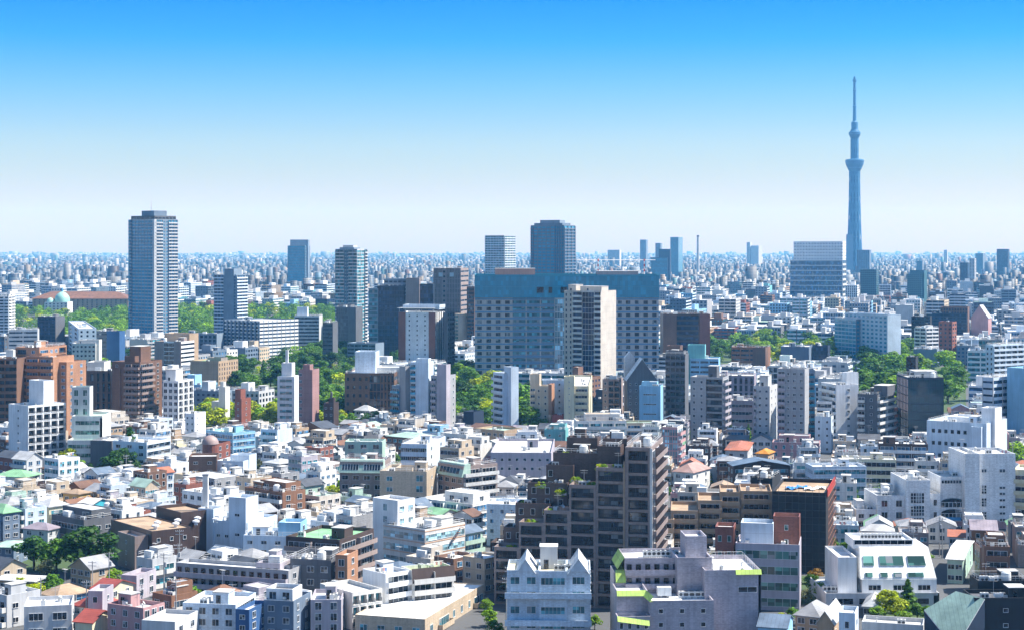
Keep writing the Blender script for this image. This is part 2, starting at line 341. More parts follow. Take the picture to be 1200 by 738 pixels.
class Bld:
    """a building: its front right corner stands at pixel column xm, Y metres ahead; local x runs along the front (negative to the left), local y into depth"""
    def __init__(s, kind, xm, Y, th, label=None, cat=None, group=None, loc=None):
        s.M = loc or (px2w(xm, Y), Y); s.th = th; s.c, s.s = math.cos(th), math.sin(th)
        s.root = bpy.data.objects.new(kind, None); COL.objects.link(s.root)
        s.root.location = (*s.M, 0); s.root.rotation_euler = (0, 0, -th); s.root.empty_display_size = 2
        tag(s.root, label, cat or kind.replace('_', ' '), group)
        s.wall = MB(); s.roof = MB(); s.rnd = random.Random(hash((round(s.M[0], 1), round(s.M[1], 1))))
        s.nwin = 0; s.fin = False; ALLB.append(s)
    def lx(s, px, c=0.0):
        u = (px-CX)/F
        return (u*s.M[1]+u*c*s.c-s.M[0]-c*s.s)/(s.c+u*s.s)
    def ly(s, px, x=0.0):
        """depth along the right hand face (local x) at pixel column px"""
        u = (px-CX)/F
        return (u*(s.M[1]-x*s.s)-s.M[0]-x*s.c)/(s.s-u*s.c)
    def Yw(s, x, y): return s.M[1]-x*s.s+y*s.c
    def Xw(s, x, y): return s.M[0]+x*s.c+y*s.s
    def z(s, py, x, y): return pz(py, s.Yw(x, y))
    def sx(s, x, y): return CX+F*s.Xw(x, y)/s.Yw(x, y)
    def part(s, name, me, loc, rz=0.0): return link(name, me, s.root, loc, rz)

    def vol(s, x0, x1, y0, y1, z0, z1, wall, f='', r='', l='', roof='concrete', fh=3.0, g='dark', wk='plain', par=.9, clutter=0, dark=False, fmat=None, balg=None, foot=True, back=True, bd=1.2, za=.8, rk='flat'):
        wm = wallmat(wall, wk); bm = wallmat(fmat, wk) if fmat else wm
        rm = roofmat(roof, rk)
        faces = dict(f=((x0, y0), (1, 0), (0, -1), x1-x0, 0.0, f), r=((x1, y0), (0, 1), (1, 0), y1-y0, math.pi/2, r), l=((x0, y1), (0, -1), (-1, 0), y1-y0, -math.pi/2, l),
                     b=((x1, y1), (-1, 0), (0, 1), x1-x0, math.pi, ''))
        for k, (O, u, n, W, rz, st) in faces.items():
            if st == 'open': continue
            segs = st if isinstance(st, list) else [(0, 1, st)]
            for a, b, q in segs:
                s.facade(O, u, n, W*a, W*b, z0, z1, rz, q, wm, bm, fh, g, dark, balg, bd, za)
        t = .25; zi = z1-par
        if par > 0 and x1-x0 > 1 and y1-y0 > 1:
            o = [(x0, y0), (x1, y0), (x1, y1), (x0, y1)]; i_ = [(x0+t, y0+t), (x1-t, y0+t), (x1-t, y1-t), (x0+t, y1-t)]
            for k in range(4):
                A, B = o[k], o[(k+1) % 4]; a_, b_ = i_[k], i_[(k+1) % 4]
                s.wall.face([(*A, z1), (*B, z1), (*b_, z1), (*a_, z1)], wm)
                s.wall.face([(*a_, z1), (*b_, z1), (*b_, zi), (*a_, zi)], wm)
            s.roof.face([(*q, zi) for q in i_], rm)
        else:
            s.roof.face([(x0, y0, z1), (x1, y0, z1), (x1, y1, z1), (x0, y1, z1)], rm)
        if foot: FOOT.append((*s.M, s.c, s.s, x0, x1, y0, y1, z1))
        if clutter: s.clutter(x0+.6, x1-.6, y0+.6, y1-.6, zi if par > 0 else z1, clutter, wall, wk, roof)
        return s

    def facade(s, O, u, n, a, b, z0, z1, rz, st, wm, bm, fh, g, dark, balg, bd, za):
        def P(x, off=0.0): return (O[0]+u[0]*x+n[0]*off, O[1]+u[1]*x+n[1]*off)
        W = b-a; hh = z1-z0
        q = st.split(':') if st else ['']
        k = q[0]; arg = [float(x) for x in q[1:]]
        ns = max(1, int(round((hh-za*.5)/fh))); fh = (hh-za)/ns if ns else fh
        if k[:1] == 'g' and W > .5:
            gm = glass(g, True); O2 = P(a)
            zs = [z0]; xs = [0.0]
            if k == 'gw':       # punched windows: columns, width share, height share
                nc = int(arg[0]); wf = arg[1] if len(arg) > 1 else .55; hf = arg[2] if len(arg) > 2 else .5
                for i in range(nc): xs += [W*(i+.5-wf/2)/nc, W*(i+.5+wf/2)/nc]
                for j in range(ns): zs += [z0+fh*(j+.45-hf/2)+.1, z0+fh*(j+.45+hf/2)+.1]
                xs.append(W); zs.append(z1)
                cell = lambda i, j: (gm, -.25) if i % 2 == 1 and j % 2 == 1 else (wm, 0.0)
            elif k == 'gr':     # ribbon windows: height share, columns of piers
                hf = arg[0] if arg else .5; nc = int(arg[1]) if len(arg) > 1 else 1
                xs = [0.0]
                for i in range(nc): xs += [W*i/nc+.4, W*(i+1)/nc-.4]
                xs.append(W)
                for j in range(ns): zs += [z0+fh*(j+.5-hf/2)+.1, z0+fh*(j+.5+hf/2)+.1]
                zs.append(z1)
                cell = lambda i, j: (gm, -.2) if i % 2 == 1 and j % 2 == 1 else ((bm if i % 2 == 1 else wm), 0.0)
            elif k == 'gb':     # balcony bands: bays, share of the parapet
                nc = max(1, int(arg[0])); pf = arg[1] if len(arg) > 1 else .4
                for i in range(nc): xs += [W*i/nc+.2, W*(i+1)/nc-.2]
                xs.append(W)
                for j in range(ns): zs += [z0+fh*(j)+.05, z0+fh*(j+pf)+.05]
                zs += [z0+fh*ns+.05, z1]; zs = sorted(set(zs))
                L = len(zs)-1
                cell = lambda i, j: ((bm, .9) if j % 2 == 1 and 0 < j < L-1 else ((gm, -.3) if i % 2 == 1 and 0 < j < L-1 else (wm, .55 if 0 < j < L-1 else 0.0)))
            elif k == 'gc':     # curtain wall: columns
                nc = int(arg[0]); mu = arg[1] if len(arg) > 1 else .12
                for i in range(nc): xs += [W*i/nc+mu, W*(i+1)/nc-mu]
                xs.append(W)
                for j in range(ns): zs += [z0+fh*j+mu*2, z0+fh*(j+1)-mu*2]
                zs.append(z1)
                cell = lambda i, j: (gm, -.12) if i % 2 == 1 and j % 2 == 1 else (bm, 0.0)
            else:               # gf fins: columns, pier share
                nc = int(arg[0]); pf = arg[1] if len(arg) > 1 else .4
                for i in range(nc): xs += [W*(i+pf/2)/nc, W*(i+1-pf/2)/nc]
                xs.append(W)
                for j in range(ns): zs += [z0+fh*j+.5, z0+fh*(j+1)-.5]
                zs.append(z1)
                cell = lambda i, j: (gm, -.4) if i % 2 == 1 and j % 2 == 1 else ((bm, -.2) if i % 2 == 1 else (wm, .45))
            s.wall.grid((O2[0], O2[1]), u, n, xs, zs, cell)
            return
        A, B = P(a), P(b)
        if k == 'loggia':
            nb = int(arg[0]); wf = arg[1] if len(arg) > 1 else .82; dp = -1.15; xs = [0.0]; zs = [z0]
            for i in range(nb): xs += [W*(i+.5-wf/2)/nb, W*(i+.5+wf/2)/nb]
            for j in range(ns): zs += [z0+za*.3+fh*j+.3, z0+za*.3+fh*j+fh-.32]
            if zs[-1] < z1-.05: zs.append(z1)
            else: zs[-1] = z1
            xs.append(W); s.wall.grid(A, u, n, xs, zs, lambda i, j: (wm, dp) if i % 2 == 1 and j % 2 == 1 else (wm, 0.0))
        else: s.wall.face([(*A, z0), (*B, z0), (*B, z1), (*A, z1)], wm)
        if not k or k == 'none': return
        for j in range(ns):
            zb = z0+za*.3+fh*j
            if k == 'win':      # single windows: number, width, height
                nc = int(arg[0]); ww = arg[1] if len(arg) > 1 else min(1.7, W/nc*.6); wh = arg[2] if len(arg) > 2 else 1.35
                np_ = 1 if ww < 1.1 else 2 if ww < 2.6 else 3
                for i in range(nc):
                    if s.nwin > 150: continue
                    x, y = P(a+W*(i+.5)/nc); s.nwin += 1
                    s.part('window', win_mesh(ww, wh, np_, g, dark), (x, y, zb+.75+wh/2), rz)
            elif k == 'rib':    # one long window per storey: panes, height, margin
                wh = arg[1] if len(arg) > 1 else 1.5; mg = arg[2] if len(arg) > 2 else .3
                np_ = int(arg[0]) if arg else max(2, int(W/1.6))
                x, y = P(a+W/2); s.part('window', win_mesh(W-2*mg, wh, np_, g, dark), (x, y, zb+.8+wh/2), rz)
            elif k == 'balc':   # balcony per storey with glazed doors behind: bays, solid share
                nb = int(arg[0]) if arg else max(1, int(W/6)); mg = .15
                x, y = P(a+W/2)
                s.part('balcony', balc_mesh(W-2*mg, bd, 1.05, bm, nb, balg), (x, y, zb+.1), rz)
                for i in range(nb):
                    xx, yy = P(a+(W*(i+.5)/nb)); ww = W/nb*.78
                    s.part('window', win_mesh(ww, 2.0, max(2, int(ww/1.3)), g, dark, False), (xx, yy, zb+1.25), rz)
            elif k == 'cor':    # access gallery: doors and small windows behind a parapet
                nb = int(arg[0]) if arg else max(1, int(W/6))
                x, y = P(a+W/2); s.part('gallery', balc_mesh(W-.2, 1.3, 1.1, bm, 1, balg), (x, y, zb+.1), rz)
                for i in range(nb):
                    xx, yy = P(a+W*(i+.5)/nb); s.part('window', win_mesh(min(1.6, W/nb*.5), 1.9, 2, 'black', True, False), (xx, yy, zb+1.25), rz)
            elif k == 'loggia': # deep dark opening with a railing: openings per storey
                nb = int(arg[0]); wf = arg[1] if len(arg) > 1 else .82
                for i in range(nb):
                    xx, yy = P(a+W*(i+.5)/nb, -1.1); x2, y2 = P(a+W*(i+.5)/nb, .06)
                    s.part('window', win_mesh(W/nb*wf-.3, 1.9, max(2, int(W/nb/1.4)), g, True, False), (xx, yy, zb+1.4), rz)
                    s.part('railing', rail_mesh(W/nb*wf-.04, .12, .95, bm), (x2, y2, zb+.34), rz)
    def penthouse(s, x0, x1, y0, y1, z0, z1, wall, wk='plain', roof='concrete', win=True):
        b = MB(); wm = wallmat(wall, wk); b.box(x0, x1, y0, y1, z0, z1, wm, False)
        o = b.build('stair_tower', s.root)
        c = MB(); c.box(x0-.15, x1+.15, y0-.15, y1+.15, z1+.005, z1+.18, roofmat(roof)); c.build('roof', o)
        if win and x1-x0 > 2.2:
            d_ = link('door', win_mesh(.9, 1.9, 1, 'black', True, False), o, (x0+(x1-x0)*.35, y0, z0+1.1))
        return o
    def clutter(s, x0, x1, y0, y1, z, level, wall, wk, roof):
        W, D, r = x1-x0, y1-y0, s.rnd
        if W < 2.5 or D < 2.5: return
        free = [(x0, x1)]
        if level >= 2 and W > 5 and D > 4:
            pw = min(W*.4, r.uniform(2.6, 4.6)); pd = min(D*.5, r.uniform(3, 5)); px = x0+(W-pw)*r.choice((.1, .3, .7, .9)); py = y0+(D-pd)*r.uniform(.3, .8)
            s.penthouse(px, px+pw, py, py+pd, z+.003, z+r.uniform(2.3, 3.0), wall, wk, 'concrete')
            if r.random() < .6: s.part('water_tank', tank_mesh(r.randint(0, 1)), (x0+W*r.uniform(.2, .8), max(y0+1.3, py-1.8), z+.003))
        for i in range(level if W > 3 else 1):
            s.part('air_conditioner', ac_mesh(), (x0+1+(W-2)*r.random(), y0+.8+(D-1.6)*r.random()*.35, z+.003), r.choice((0, 0, math.pi/2)))
        for me_, pr in ((dish_mesh, .35), (lambda: drying_mesh(r.randint(1, 3)), .3), (lambda: pipe_mesh(r.randint(0, 1)), .6), (lambda: pipe_mesh(r.randint(0, 1)), .4)):
            if W > 4 and r.random() < pr: s.part(('satellite_dish', 'x')[0] if me_ is dish_mesh else me_().name.split('.')[0], me_(), (x0+1.2+(W-2.4)*r.random(), y0+.8+(D-1.6)*r.random(), z+.003), r.choice((0, 0, 1.571)))
        if r.random() < .5: s.part('antenna', antenna_mesh(), (x0+W*r.uniform(.2, .8), y0+D*r.uniform(.3, .9), z))
        if level >= 2 and r.random() < .65: s.railing(x0-.2, x1+.2, y0-.2, y1+.2, z+.9, 1.0)
    def railing(s, x0, x1, y0, y1, z, h):
        b = MB(); a_ = [(x0, y0), (x1, y0), (x1, y1), (x0, y1), (x0, y0)]
        for i in range(4):
            (ax, ay), (bx, by) = a_[i], a_[i+1]
            for q in (h, h*.5): b.tube((ax, ay, z+q), (bx, by, z+q), .035, .035, PIPE, 4, False)
            L = math.hypot(bx-ax, by-ay); n_ = max(1, int(L/2))
            for k in range(n_): b.tube((ax+(bx-ax)*k/n_, ay+(by-ay)*k/n_, z-.9), (ax+(bx-ax)*k/n_, ay+(by-ay)*k/n_, z+h), .035, .035, PIPE, 4, False)
        b.build('railing', s.root)
    def gable(s, x0, x1, y0, y1, z, rise, roof, wall, along='y', over=.4, kind='tiled'):
        """a pitched roof; along: the direction of the ridge"""
        rm = roofmat(roof, kind); wm = wallmat(wall); R = s.roof; t = .18
        if along == 'y':
            xm = (x0+x1)/2; e = over; k = rise/((x1-x0)/2)
            for sg, xa in ((1, x0-e), (-1, x1+e)):
                za_ = z-k*e
                R.face([(xa, y0-e, za_), (xm, y0-e, z+rise), (xm, y1+e, z+rise), (xa, y1+e, za_)], rm)
                R.face([(xa, y0-e, za_-t), (xm, y0-e, z+rise-t), (xm, y1+e, z+rise-t), (xa, y1+e, za_-t)], rm)
                R.face([(xa, y0-e, za_-t), (xa, y0-e, za_), (xm, y0-e, z+rise), (xm, y0-e, z+rise-t)], rm)
                R.face([(xa, y0-e, za_-t), (xa, y0-e, za_), (xa, y1+e, za_), (xa, y1+e, za_-t)], rm)
            for y in (y0, y1): s.wall.face([(x0, y, z), (x1, y, z), (xm, y, z+rise-t-.02)], wm)
        else:
            ym = (y0+y1)/2; e = over; k = rise/((y1-y0)/2)
            for ya in (y0-e, y1+e):
                za_ = z-k*e
                R.face([(x0-e, ya, za_), (x0-e, ym, z+rise), (x1+e, ym, z+rise), (x1+e, ya, za_)], rm)
                R.face([(x0-e, ya, za_-t), (x0-e, ym, z+rise-t), (x1+e, ym, z+rise-t), (x1+e, ya, za_-t)], rm)
                R.face([(x0-e, ya, za_-t), (x0-e, ya, za_), (x1+e, ya, za_), (x1+e, ya, za_-t)], rm)
                for x in (x0-e, x1+e): R.face([(x, ya, za_-t), (x, ya, za_), (x, ym, z+rise), (x, ym, z+rise-t)], rm)
            for x in (x0, x1): s.wall.face([(x, y0, z), (x, y1, z), (x, ym, z+rise-t-.02)], wm)
    def hip(s, x0, x1, y0, y1, z, rise, roof, over=.5, kind='tiled'):
        rm = roofmat(roof, kind); R = s.roof; e = over; x0 -= e; x1 += e; y0 -= e; y1 += e; z -= .1
        if x1-x0 >= y1-y0: i = (y1-y0)/2; A, B = (x0+i, (y0+y1)/2, z+rise), (x1-i, (y0+y1)/2, z+rise)
        else: i = (x1-x0)/2; A, B = ((x0+x1)/2, y0+i, z+rise), ((x0+x1)/2, y1-i, z+rise)
        p = [(x0, y0, z), (x1, y0, z), (x1, y1, z), (x0, y1, z)]
        if x1-x0 >= y1-y0:
            R.face([p[0], p[1], B, A], rm); R.face([p[2], p[3], A, B], rm); R.face([p[1], p[2], B], rm); R.face([p[3], p[0], A], rm)
        else:
            R.face([p[0], p[1], A], rm); R.face([p[1], p[2], B, A], rm); R.face([p[2], p[3], B], rm); R.face([p[3], p[0], A, B], rm)
        for k in range(4):
            a_, b_ = p[k], p[(k+1) % 4]; R.face([a_, b_, (b_[0], b_[1], z-.2), (a_[0], a_[1], z-.2)], rm)
        R.face([(q[0], q[1], z-.2) for q in p], rm)
    def done(s):
        if s.fin: return s
        s.fin = True
        if s.wall.f: s.wall.build('wall', s.root)
        if s.roof.f: s.roof.build('roof', s.root)
        return s
def rail_mesh(W, d, h, mat):
    key = ('rail', round(W, 1), d, h, mat.name)
    if key in MESH: return MESH[key]
    b = MB(); W = round(W, 1); b.box(-W/2, W/2, -d, -.02, -.1, 0, mat)
    for q in (h, h*.55): b.box(-W/2, W/2, -d-.003, -d+.05, q-.05, q, FRAME_D)
    n = max(2, int(W/.5))
    for i in range(n+1): x = -W/2+W*i/n; b.box(x-.03, x+.03, -d, -d+.045, 0, h-.05, FRAME_D, False)
    for x in (-W/2, W/2-.06): b.box(x, x+.06, -d+.05, -.02, 0, h, FRAME_D, False)
    MESH[key] = me = b.mesh('railing'); return me

def solve(xl, xm, xr, Y, d):
    """the turn of a rectangular building whose left, front and right edges stand at these pixel columns"""
    ul, um, ur = ((q-CX)/F for q in (xl, xm, xr)); Mx = um*Y
    best = None
    for k in range(-60, 170):
        th = math.radians(k*.5); c, s_ = math.cos(th), math.sin(th)
        if c+ul*s_ <= .05: continue
        L = (Mx-ul*Y)/(c+ul*s_)
        den = s_-ur*c
        if den <= .01: continue
        R = (ur*Y-Mx)/den
        if R > 120: continue
        dd = d if d else max(9.0, .75*L)
        q = abs(R-dd)
        if best is None or q < best[0]: best = (q, th, L, R)
    return best[1:] if best else (0.0, (Mx-ul*Y), d or 10.0)
CATS = dict(apartment_building='apartment block', office_building='office building', tower_block='tower block', house='house', museum_building='museum', hospital_building='hospital',
            hotel_building='tower block', school_building='school')
def A(kind, px, y, wall, f, r, label, ref, roof='concrete', th=None, d=None, ph=(), vols=(), clutter=2, yv=None, cat=None, **kw):
    """a named building read off the photograph: px = (left edge, near corner, right edge), y = (roof at the near corner, ground at the near corner)"""
    xl, xm, xr = px; yt, yb = y; Y = Yof(yb)
    if th is not None: th = math.radians(th)
    elif xr <= xm: th = 0.0
    if th is None: th, L, R = solve(xl, xm, xr, Y, d)
    else:
        c, s_ = math.cos(th), math.sin(th); ul, ur = (xl-CX)/F, (xr-CX)/F; Mx = px2w(xm, Y)
        L = (Mx-ul*Y)/(c+ul*s_)
        den = s_-ur*c
        R = (ur*Y-Mx)/den if den > .02 and xr > xm else 0
        if not 4 < R < 90: R = d or max(9.0, .7*L)
        R = min(R, 90.0)
    b = Bld(kind, xm, Y, th, label, cat or CATS.get(kind))
    zt = pz(yt, Y)
    b.L, b.R, b.zt = L, R, zt
    l = kw.pop('l', '')
    b.vol(-L, 0, 0, R, 0, zt, wall, f, r, l, roof=roof, clutter=clutter if not ph else max(0, clutter-1), **kw)
    zi = zt-kw.get('par', .9)
    for q in ph:
        p0, p1, yt2 = q[:3]; pw = q[3] if len(q) > 3 else wall
        c0 = R*.25; c1 = R*.7
        b.penthouse(b.lx(p0, c0), b.lx(p1, c0), c0, c1, zi+.003, b.z(yt2, b.lx(p1, c0), c0), pw, kw.get('wk', 'plain'), roof)
    for v in vols:
        p0, p1, yt2, c0, c1 = v[:5]; k2 = dict(wall=wall, roof=roof, fh=kw.get('fh', 3.0), g=kw.get('g', 'dark'), wk=kw.get('wk', 'plain')); k2.update(v[5] if len(v) > 5 else {})
        x0, x1 = b.lx(p0, c0), b.lx(p1, c0)
        b.vol(x0, x1, c0, c1, k2.pop('zb', 0), b.z(yt2, x1, c0), **k2)
    RECTS.append((Y, xl, xr, yt, yv if yv else min(738, yb-min(22, .22*(yb-yt)))))
    REFS.append(((xl+xr)/2, (yt+min(yb, 738))/2, ref, yt, yb))
    return b
# ------------------------------------------------------------------ the named buildings, far to near
def setting():
    me = MB(); me.face([(-12000, -150, 0), (12000, -150, 0), (12000, 24500, 0), (-12000, 24500, 0)], plain('asphalt and paving', (.085, .088, .092), .85))
    tag(me.build('ground'), kind='structure')
setting()

# -- the far towers
def lattice_tower():
    Y = 5270.0; x = px2w(1001.5, Y)
    r = bpy.data.objects.new('broadcast_tower', None); COL.objects.link(r); r.location = (x, Y, 0)
    tag(r, 'tall tapering steel lattice broadcast tower with two observation decks and a mast', 'tower')
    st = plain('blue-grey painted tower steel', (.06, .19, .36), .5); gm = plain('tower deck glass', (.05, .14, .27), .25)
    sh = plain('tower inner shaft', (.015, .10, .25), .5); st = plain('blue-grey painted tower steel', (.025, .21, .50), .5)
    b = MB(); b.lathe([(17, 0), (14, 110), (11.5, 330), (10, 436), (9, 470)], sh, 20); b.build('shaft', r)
    b = MB(); n = 12
    lv = [(25.5, 0), (22.5, 60), (20.5, 120), (18.5, 180), (17.0, 240), (16.2, 300), (16.5, 333)]
    lv2 = [(11.5, 352), (11.5, 385), (11.5, 428)]
    for L_ in (lv, lv2):
        for (r0, z0), (r1, z1) in zip(L_, L_[1:]):
            for i in range(n):
                for dj in (-1, 1, 0):
                    a0 = 2*math.pi*i/n; a1 = 2*math.pi*(i+dj)/n
                    b.tube((r0*math.cos(a0), r0*math.sin(a0), z0), (r1*math.cos(a1), r1*math.sin(a1), z1), 1.15 if dj else 1.4, 1.1, st, 4, False)
                a1 = 2*math.pi*(i+1)/n; b.tube((r1*math.cos(a0*1), r1*math.sin(a0), z1), (r1*math.cos(a1), r1*math.sin(a1), z1), .9, .9, st, 4, False)
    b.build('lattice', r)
    b = MB(); b.lathe([(16.5, 322), (22, 332), (27.5, 345), (28.5, 352), (28.5, 357), (26, 359), (14, 361)], gm, 28)
    for z in (333, 340, 347, 353): b.lathe([(22+ (z-332)*.33, z), (22.6+(z-332)*.33, z), (22.6+(z-332)*.33, z+1.3), (22+(z-332)*.33, z+1.3)], st, 28)
    b.build('observation_deck', r)
    b = MB(); b.lathe([(12, 424), (15.5, 431), (18, 437), (18, 443), (14, 446), (11, 452)], gm, 28); b.build('observation_deck', r)
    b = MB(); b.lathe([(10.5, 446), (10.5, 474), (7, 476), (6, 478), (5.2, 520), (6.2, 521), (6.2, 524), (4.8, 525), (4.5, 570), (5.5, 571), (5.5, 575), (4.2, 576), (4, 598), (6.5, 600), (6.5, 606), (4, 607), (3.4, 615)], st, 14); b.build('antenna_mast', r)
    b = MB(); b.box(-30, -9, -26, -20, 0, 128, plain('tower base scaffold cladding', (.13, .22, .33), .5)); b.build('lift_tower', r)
    REFS.append((1001, 200, 'the lattice broadcast tower', 90, 310)); RECTS.append((Y, 988, 1016, 90, 300))
lattice_tower()

FARTH = []
def T(px, yt, Y, wall, f, r, label, ref, roof='ltgrey', vols=(), d=None, th=None, kind='tower_block', clutter=0, **kw):
    return A(kind, px, (yt, HY+F*H/Y), wall, f, r, label, ref, roof, th=th, d=d, vols=vols, clutter=clutter, yv=min(HY+F*H/Y, kw.pop('yv', 330)), **kw)
T((337, 357, 363), 288, 3300, 'steel', 'gr:.8:1', 'gb:3', 'blue glass tower in two slabs, on the skyline left of the teal-windowed tower', 'the two-slab blue skyline tower', vols=[(340, 361, 281, 12, 24, dict(f='', r=''))], g='azure', d=40, fmat='steel')
T((568.5, 591, 604), 276, 2300, 'ltgrey', 'gb:7:.45', 'gb:4:.45', 'pale grey balconied residential tower rising behind the left end of the teal hospital', 'the pale grey skyline tower', d=30, fh=3.2, g='teal', fmat='bluewhite')
b = T((622, 661, 674), 264, 1650, 'bluegrey', [(0, .08, 'gb:1'), (.08, .72, 'gr:.6:5'), (.72, 1, 'gf:4:.4')], 'gb:3', 'dark blue residential tower with white balcony edges, standing behind the hospital', 'the dark blue balcony tower', d=26, g='azure', fmat='bluegrey', vols=[(626, 659, 261.5, 3, 22, dict(f='', zb=105)), (633, 656, 258, 6, 18, dict(wall='steel', zb=105, roof='orange'))])
T((750, 757, 759), 281, 6200, 'steel', 'gw:4', 'gw:3', 'slim grey tower standing alone far off on the skyline', 'the slim lone skyline tower', g='blue')
T((768, 774, 776), 285, 5200, 'steel', 'gw:4', '', 'small far grey tower just left of the rounded skyline pair', 'the small far grey tower', g='blue')
T((785.5, 795, 800), 278, 4600, 'steel', 'gr:.6', 'gr:.6', 'far grey-blue tower with ribbed facade, tallest of the small skyline towers', 'the ribbed grey-blue tower', g='azure', d=50)
T((763, 782, 785), 302, 4000, 'navy', 'gr:.6', '', 'low wide dark blue block in front of the small skyline towers', 'the low dark skyline block', g='azure', vols=[(772, 785, 292, 5, 25)], d=40)
T((875, 879, 881), 284, 7500, 'ltgrey', 'gw:3', '', 'pair of joined pale towers far away, left of the broadcast tower', 'the far pale tower pair', vols=[(880, 889, 288, 3, 30)], g='blue')
T((712, 726, 728), 293, 7000, 'ltgrey', 'gr:.5', '', 'broad faint grey block low on the horizon beside the dark blue tower', 'the faint broad horizon block', g='blue')
T((1168, 1181, 1183), 292, 4800, 'navy', 'gr:.6', '', 'dark navy tower on the skyline near the right edge', 'the navy right-hand skyline tower', g='navy', d=40)
T((1143, 1152, 1155), 297, 5200, 'steel', 'gr:.5', '', 'blue-grey block on the skyline left of the navy tower', 'the blue-grey skyline block', g='azure')
T((1106, 1110, 1111), 293, 8000, 'ltgrey', 'gw:3', '', 'thin pale tower standing alone on the horizon to the right', 'the thin pale horizon tower', g='blue')
T((1074, 1081, 1082), 306, 4000, 'steel', 'gr:.6', '', 'small blue tower right of the faceted dark glass block', 'the small blue tower', g='azure')
T((1125, 1134, 1136), 308, 3500, 'navy', 'gr:.6', 'gr:.6', 'dark blue block beside a pale pointed tower on the right', 'the dark blue block', g='navy')
T((1136, 1142, 1144), 303, 3400, 'ltgrey', 'gw:2', 'gw:2', 'thin pale grey tower beside the dark blue block', 'the thin pale grey tower', g='blue')
# mast
def mast():
    Y = 4800; x = px2w(818, Y); r = bpy.data.objects.new('chimney', None); COL.objects.link(r); r.location = (x, Y, 0)
    tag(r, 'tall thin grey smokestack alone on the horizon', 'chimney')
    b = MB(); b.lathe([(4.5, 0), (3.2, 118)], wallmat('ltgrey'), 12); b.build('stack', r); b = MB(); b.lathe([(3.6, 118), (3.6, 122)], wallmat('dkgrey'), 12); b.build('cap', r)
mast()
# white-topped hospital and its dark glass neighbours
b = T((926, 987, 991), 305, 2800, 'ltgrey', 'gr:.78:1', 'gb:2', 'wide tower with white punched-window top above a blue glass lower half', 'the white-topped glass tower', g='blue', fh=8.0, d=45, kind='office_building', yv=352, vols=[(930, 987.5, 283, .8, 42, dict(wall='white', zb=67, f='gw:17:.42:.35', r='gw:6:.4:.4', fh=5.0, l=''))])
T((1004, 1019, 1021), 293, 4600, 'bluegrey', 'gf:6:.5', '', 'plain dark slab tower right beside the foot of the broadcast tower', 'the slab at the foot of the broadcast tower', d=40, g='blue', yv=315)
T((1008, 1027, 1030), 316, 2750, 'dkteal', 'gc:8:.3', 'gr:.6', 'dark mirror-glass block right of the white-topped glass tower', 'the dark mirror-glass block', g='deep', d=30, kind='office_building', yv=350)
T((1063, 1080, 1085), 321, 2750, 'dkteal', 'gc:7:.4', 'gc:3:.4', 'faceted dark glass block with a stepped top, alone among low white buildings', 'the faceted dark glass block', g='deep', d=30, kind='office_building', vols=[(1066, 1083, 317, 4, 25)], yv=355)

# -- residential towers of the middle distance
def round_tower():
    b = T((152, 181, 208), 257, 1560, 'steel', [(0, .1, 'gb:2:.4'), (.1, .98, 'gr:.74:7')], [(0, .35, 'gb:4:.42'), (.35, .6, 'gw:2:.5:.4'), (.6, 1, 'gb:3:.42')], 'tallest grey residential tower with a recessed crown, rising alone behind the park', 'the tall grey tower by the park', th=40, fh=3.1, yv=395, g='azure', fmat='ltgrey', wk='panel')
    L, R, z = b.L, b.R, b.zt
    b.vol(-L*.97, -.6, .8, R*.95, z-.5, z+3.2, 'dkgrey', 'gr:.5:6', 'gr:.5:6', par=1.0, foot=False)
    b.vol(-L*.7, -L*.2, R*.2, R*.75, z+2, z+8, 'bluegrey', par=.6, foot=False)
    m = MB(); m.tube((-L*.5, R*.4, z+8), (-L*.5, R*.4, z+18), .35, .12, METAL, 6); m.build('antenna', b.root)
    m = MB(); m.box(-1.6, .9, -.9, 1.6, 0, z-.2, wallmat('ltgrey')); m.build('corner_pier', b.root)
    m = MB(); m.box(-L-.9, -L+2, -.9, 1.4, 0, z-.2, glass('azure', True)); m.build('glazed_bay', b.root)
    b.done()
round_tower()
T((251, 277, 289.5), 322, 1560, 'steel', [(0, .44, 'gb:3:.42'), (.44, 1, 'gf:3:.5')], 'gb:4:.45', 'blue-grey balconied tower with a taller plain central shaft, right of the park tower', 'the blue-grey shaft tower', d=20, g='blue', fmat='bluewhite', yv=380, vols=[(263, 274, 315, -1.2, 14, dict(wall='steel'))])
b = T((393, 418.5, 430), 292, 1500, 'steel', [(0, .42, 'gb:2:.35'), (.42, .6, 'gf:2:.5'), (.6, 1, 'gb:2:.35')], [(0, .75, 'gr:.75:2'), (.75, 1, 'gb:1')], 'slender grey-blue apartment tower with teal corner windows, left of centre', 'the teal-windowed tower', d=22, g='teal', fmat='ltgrey', yv=385, vols=[(398, 415, 290, 3, 16, dict(zb=80)), (402, 414, 287.5, 5, 14, dict(zb=80, wall='ltgrey'))])
A('office_building', (394, 417, 425), (360, 411), 'dkgrey', [(0, .6, 'gw:6:.3:.8'), (.6, 1, '')], '', 'plain dark grey slab building with a sunlit end wall, below the teal-windowed tower', 'the plain dark grey slab', d=16, vols=[(396, 411, 357, 5, 14)])
A('office_building', (442, 474, 476), (335, 420), 'navy', 'gc:11:.18', '', 'broad navy glass office block with pale steel upper storey', 'the navy glass office block', g='navy', d=28, fmat='navy', vols=[(450, 476.5, 327, 4, 22, dict(wall='steel', zb=50, f='gr:.5:5')), (432, 443, 338, -1, 14, dict(wall='steel', f='gr:.7:1', g='teal')), (475.5, 491.5, 326, -2, 14, dict(wall='taupe', r='')), (491.5, 508, 333, 3, 15, dict(wall='navy', f='gc:4', g='navy', roof='brown'))], fh=3.4, th=0)
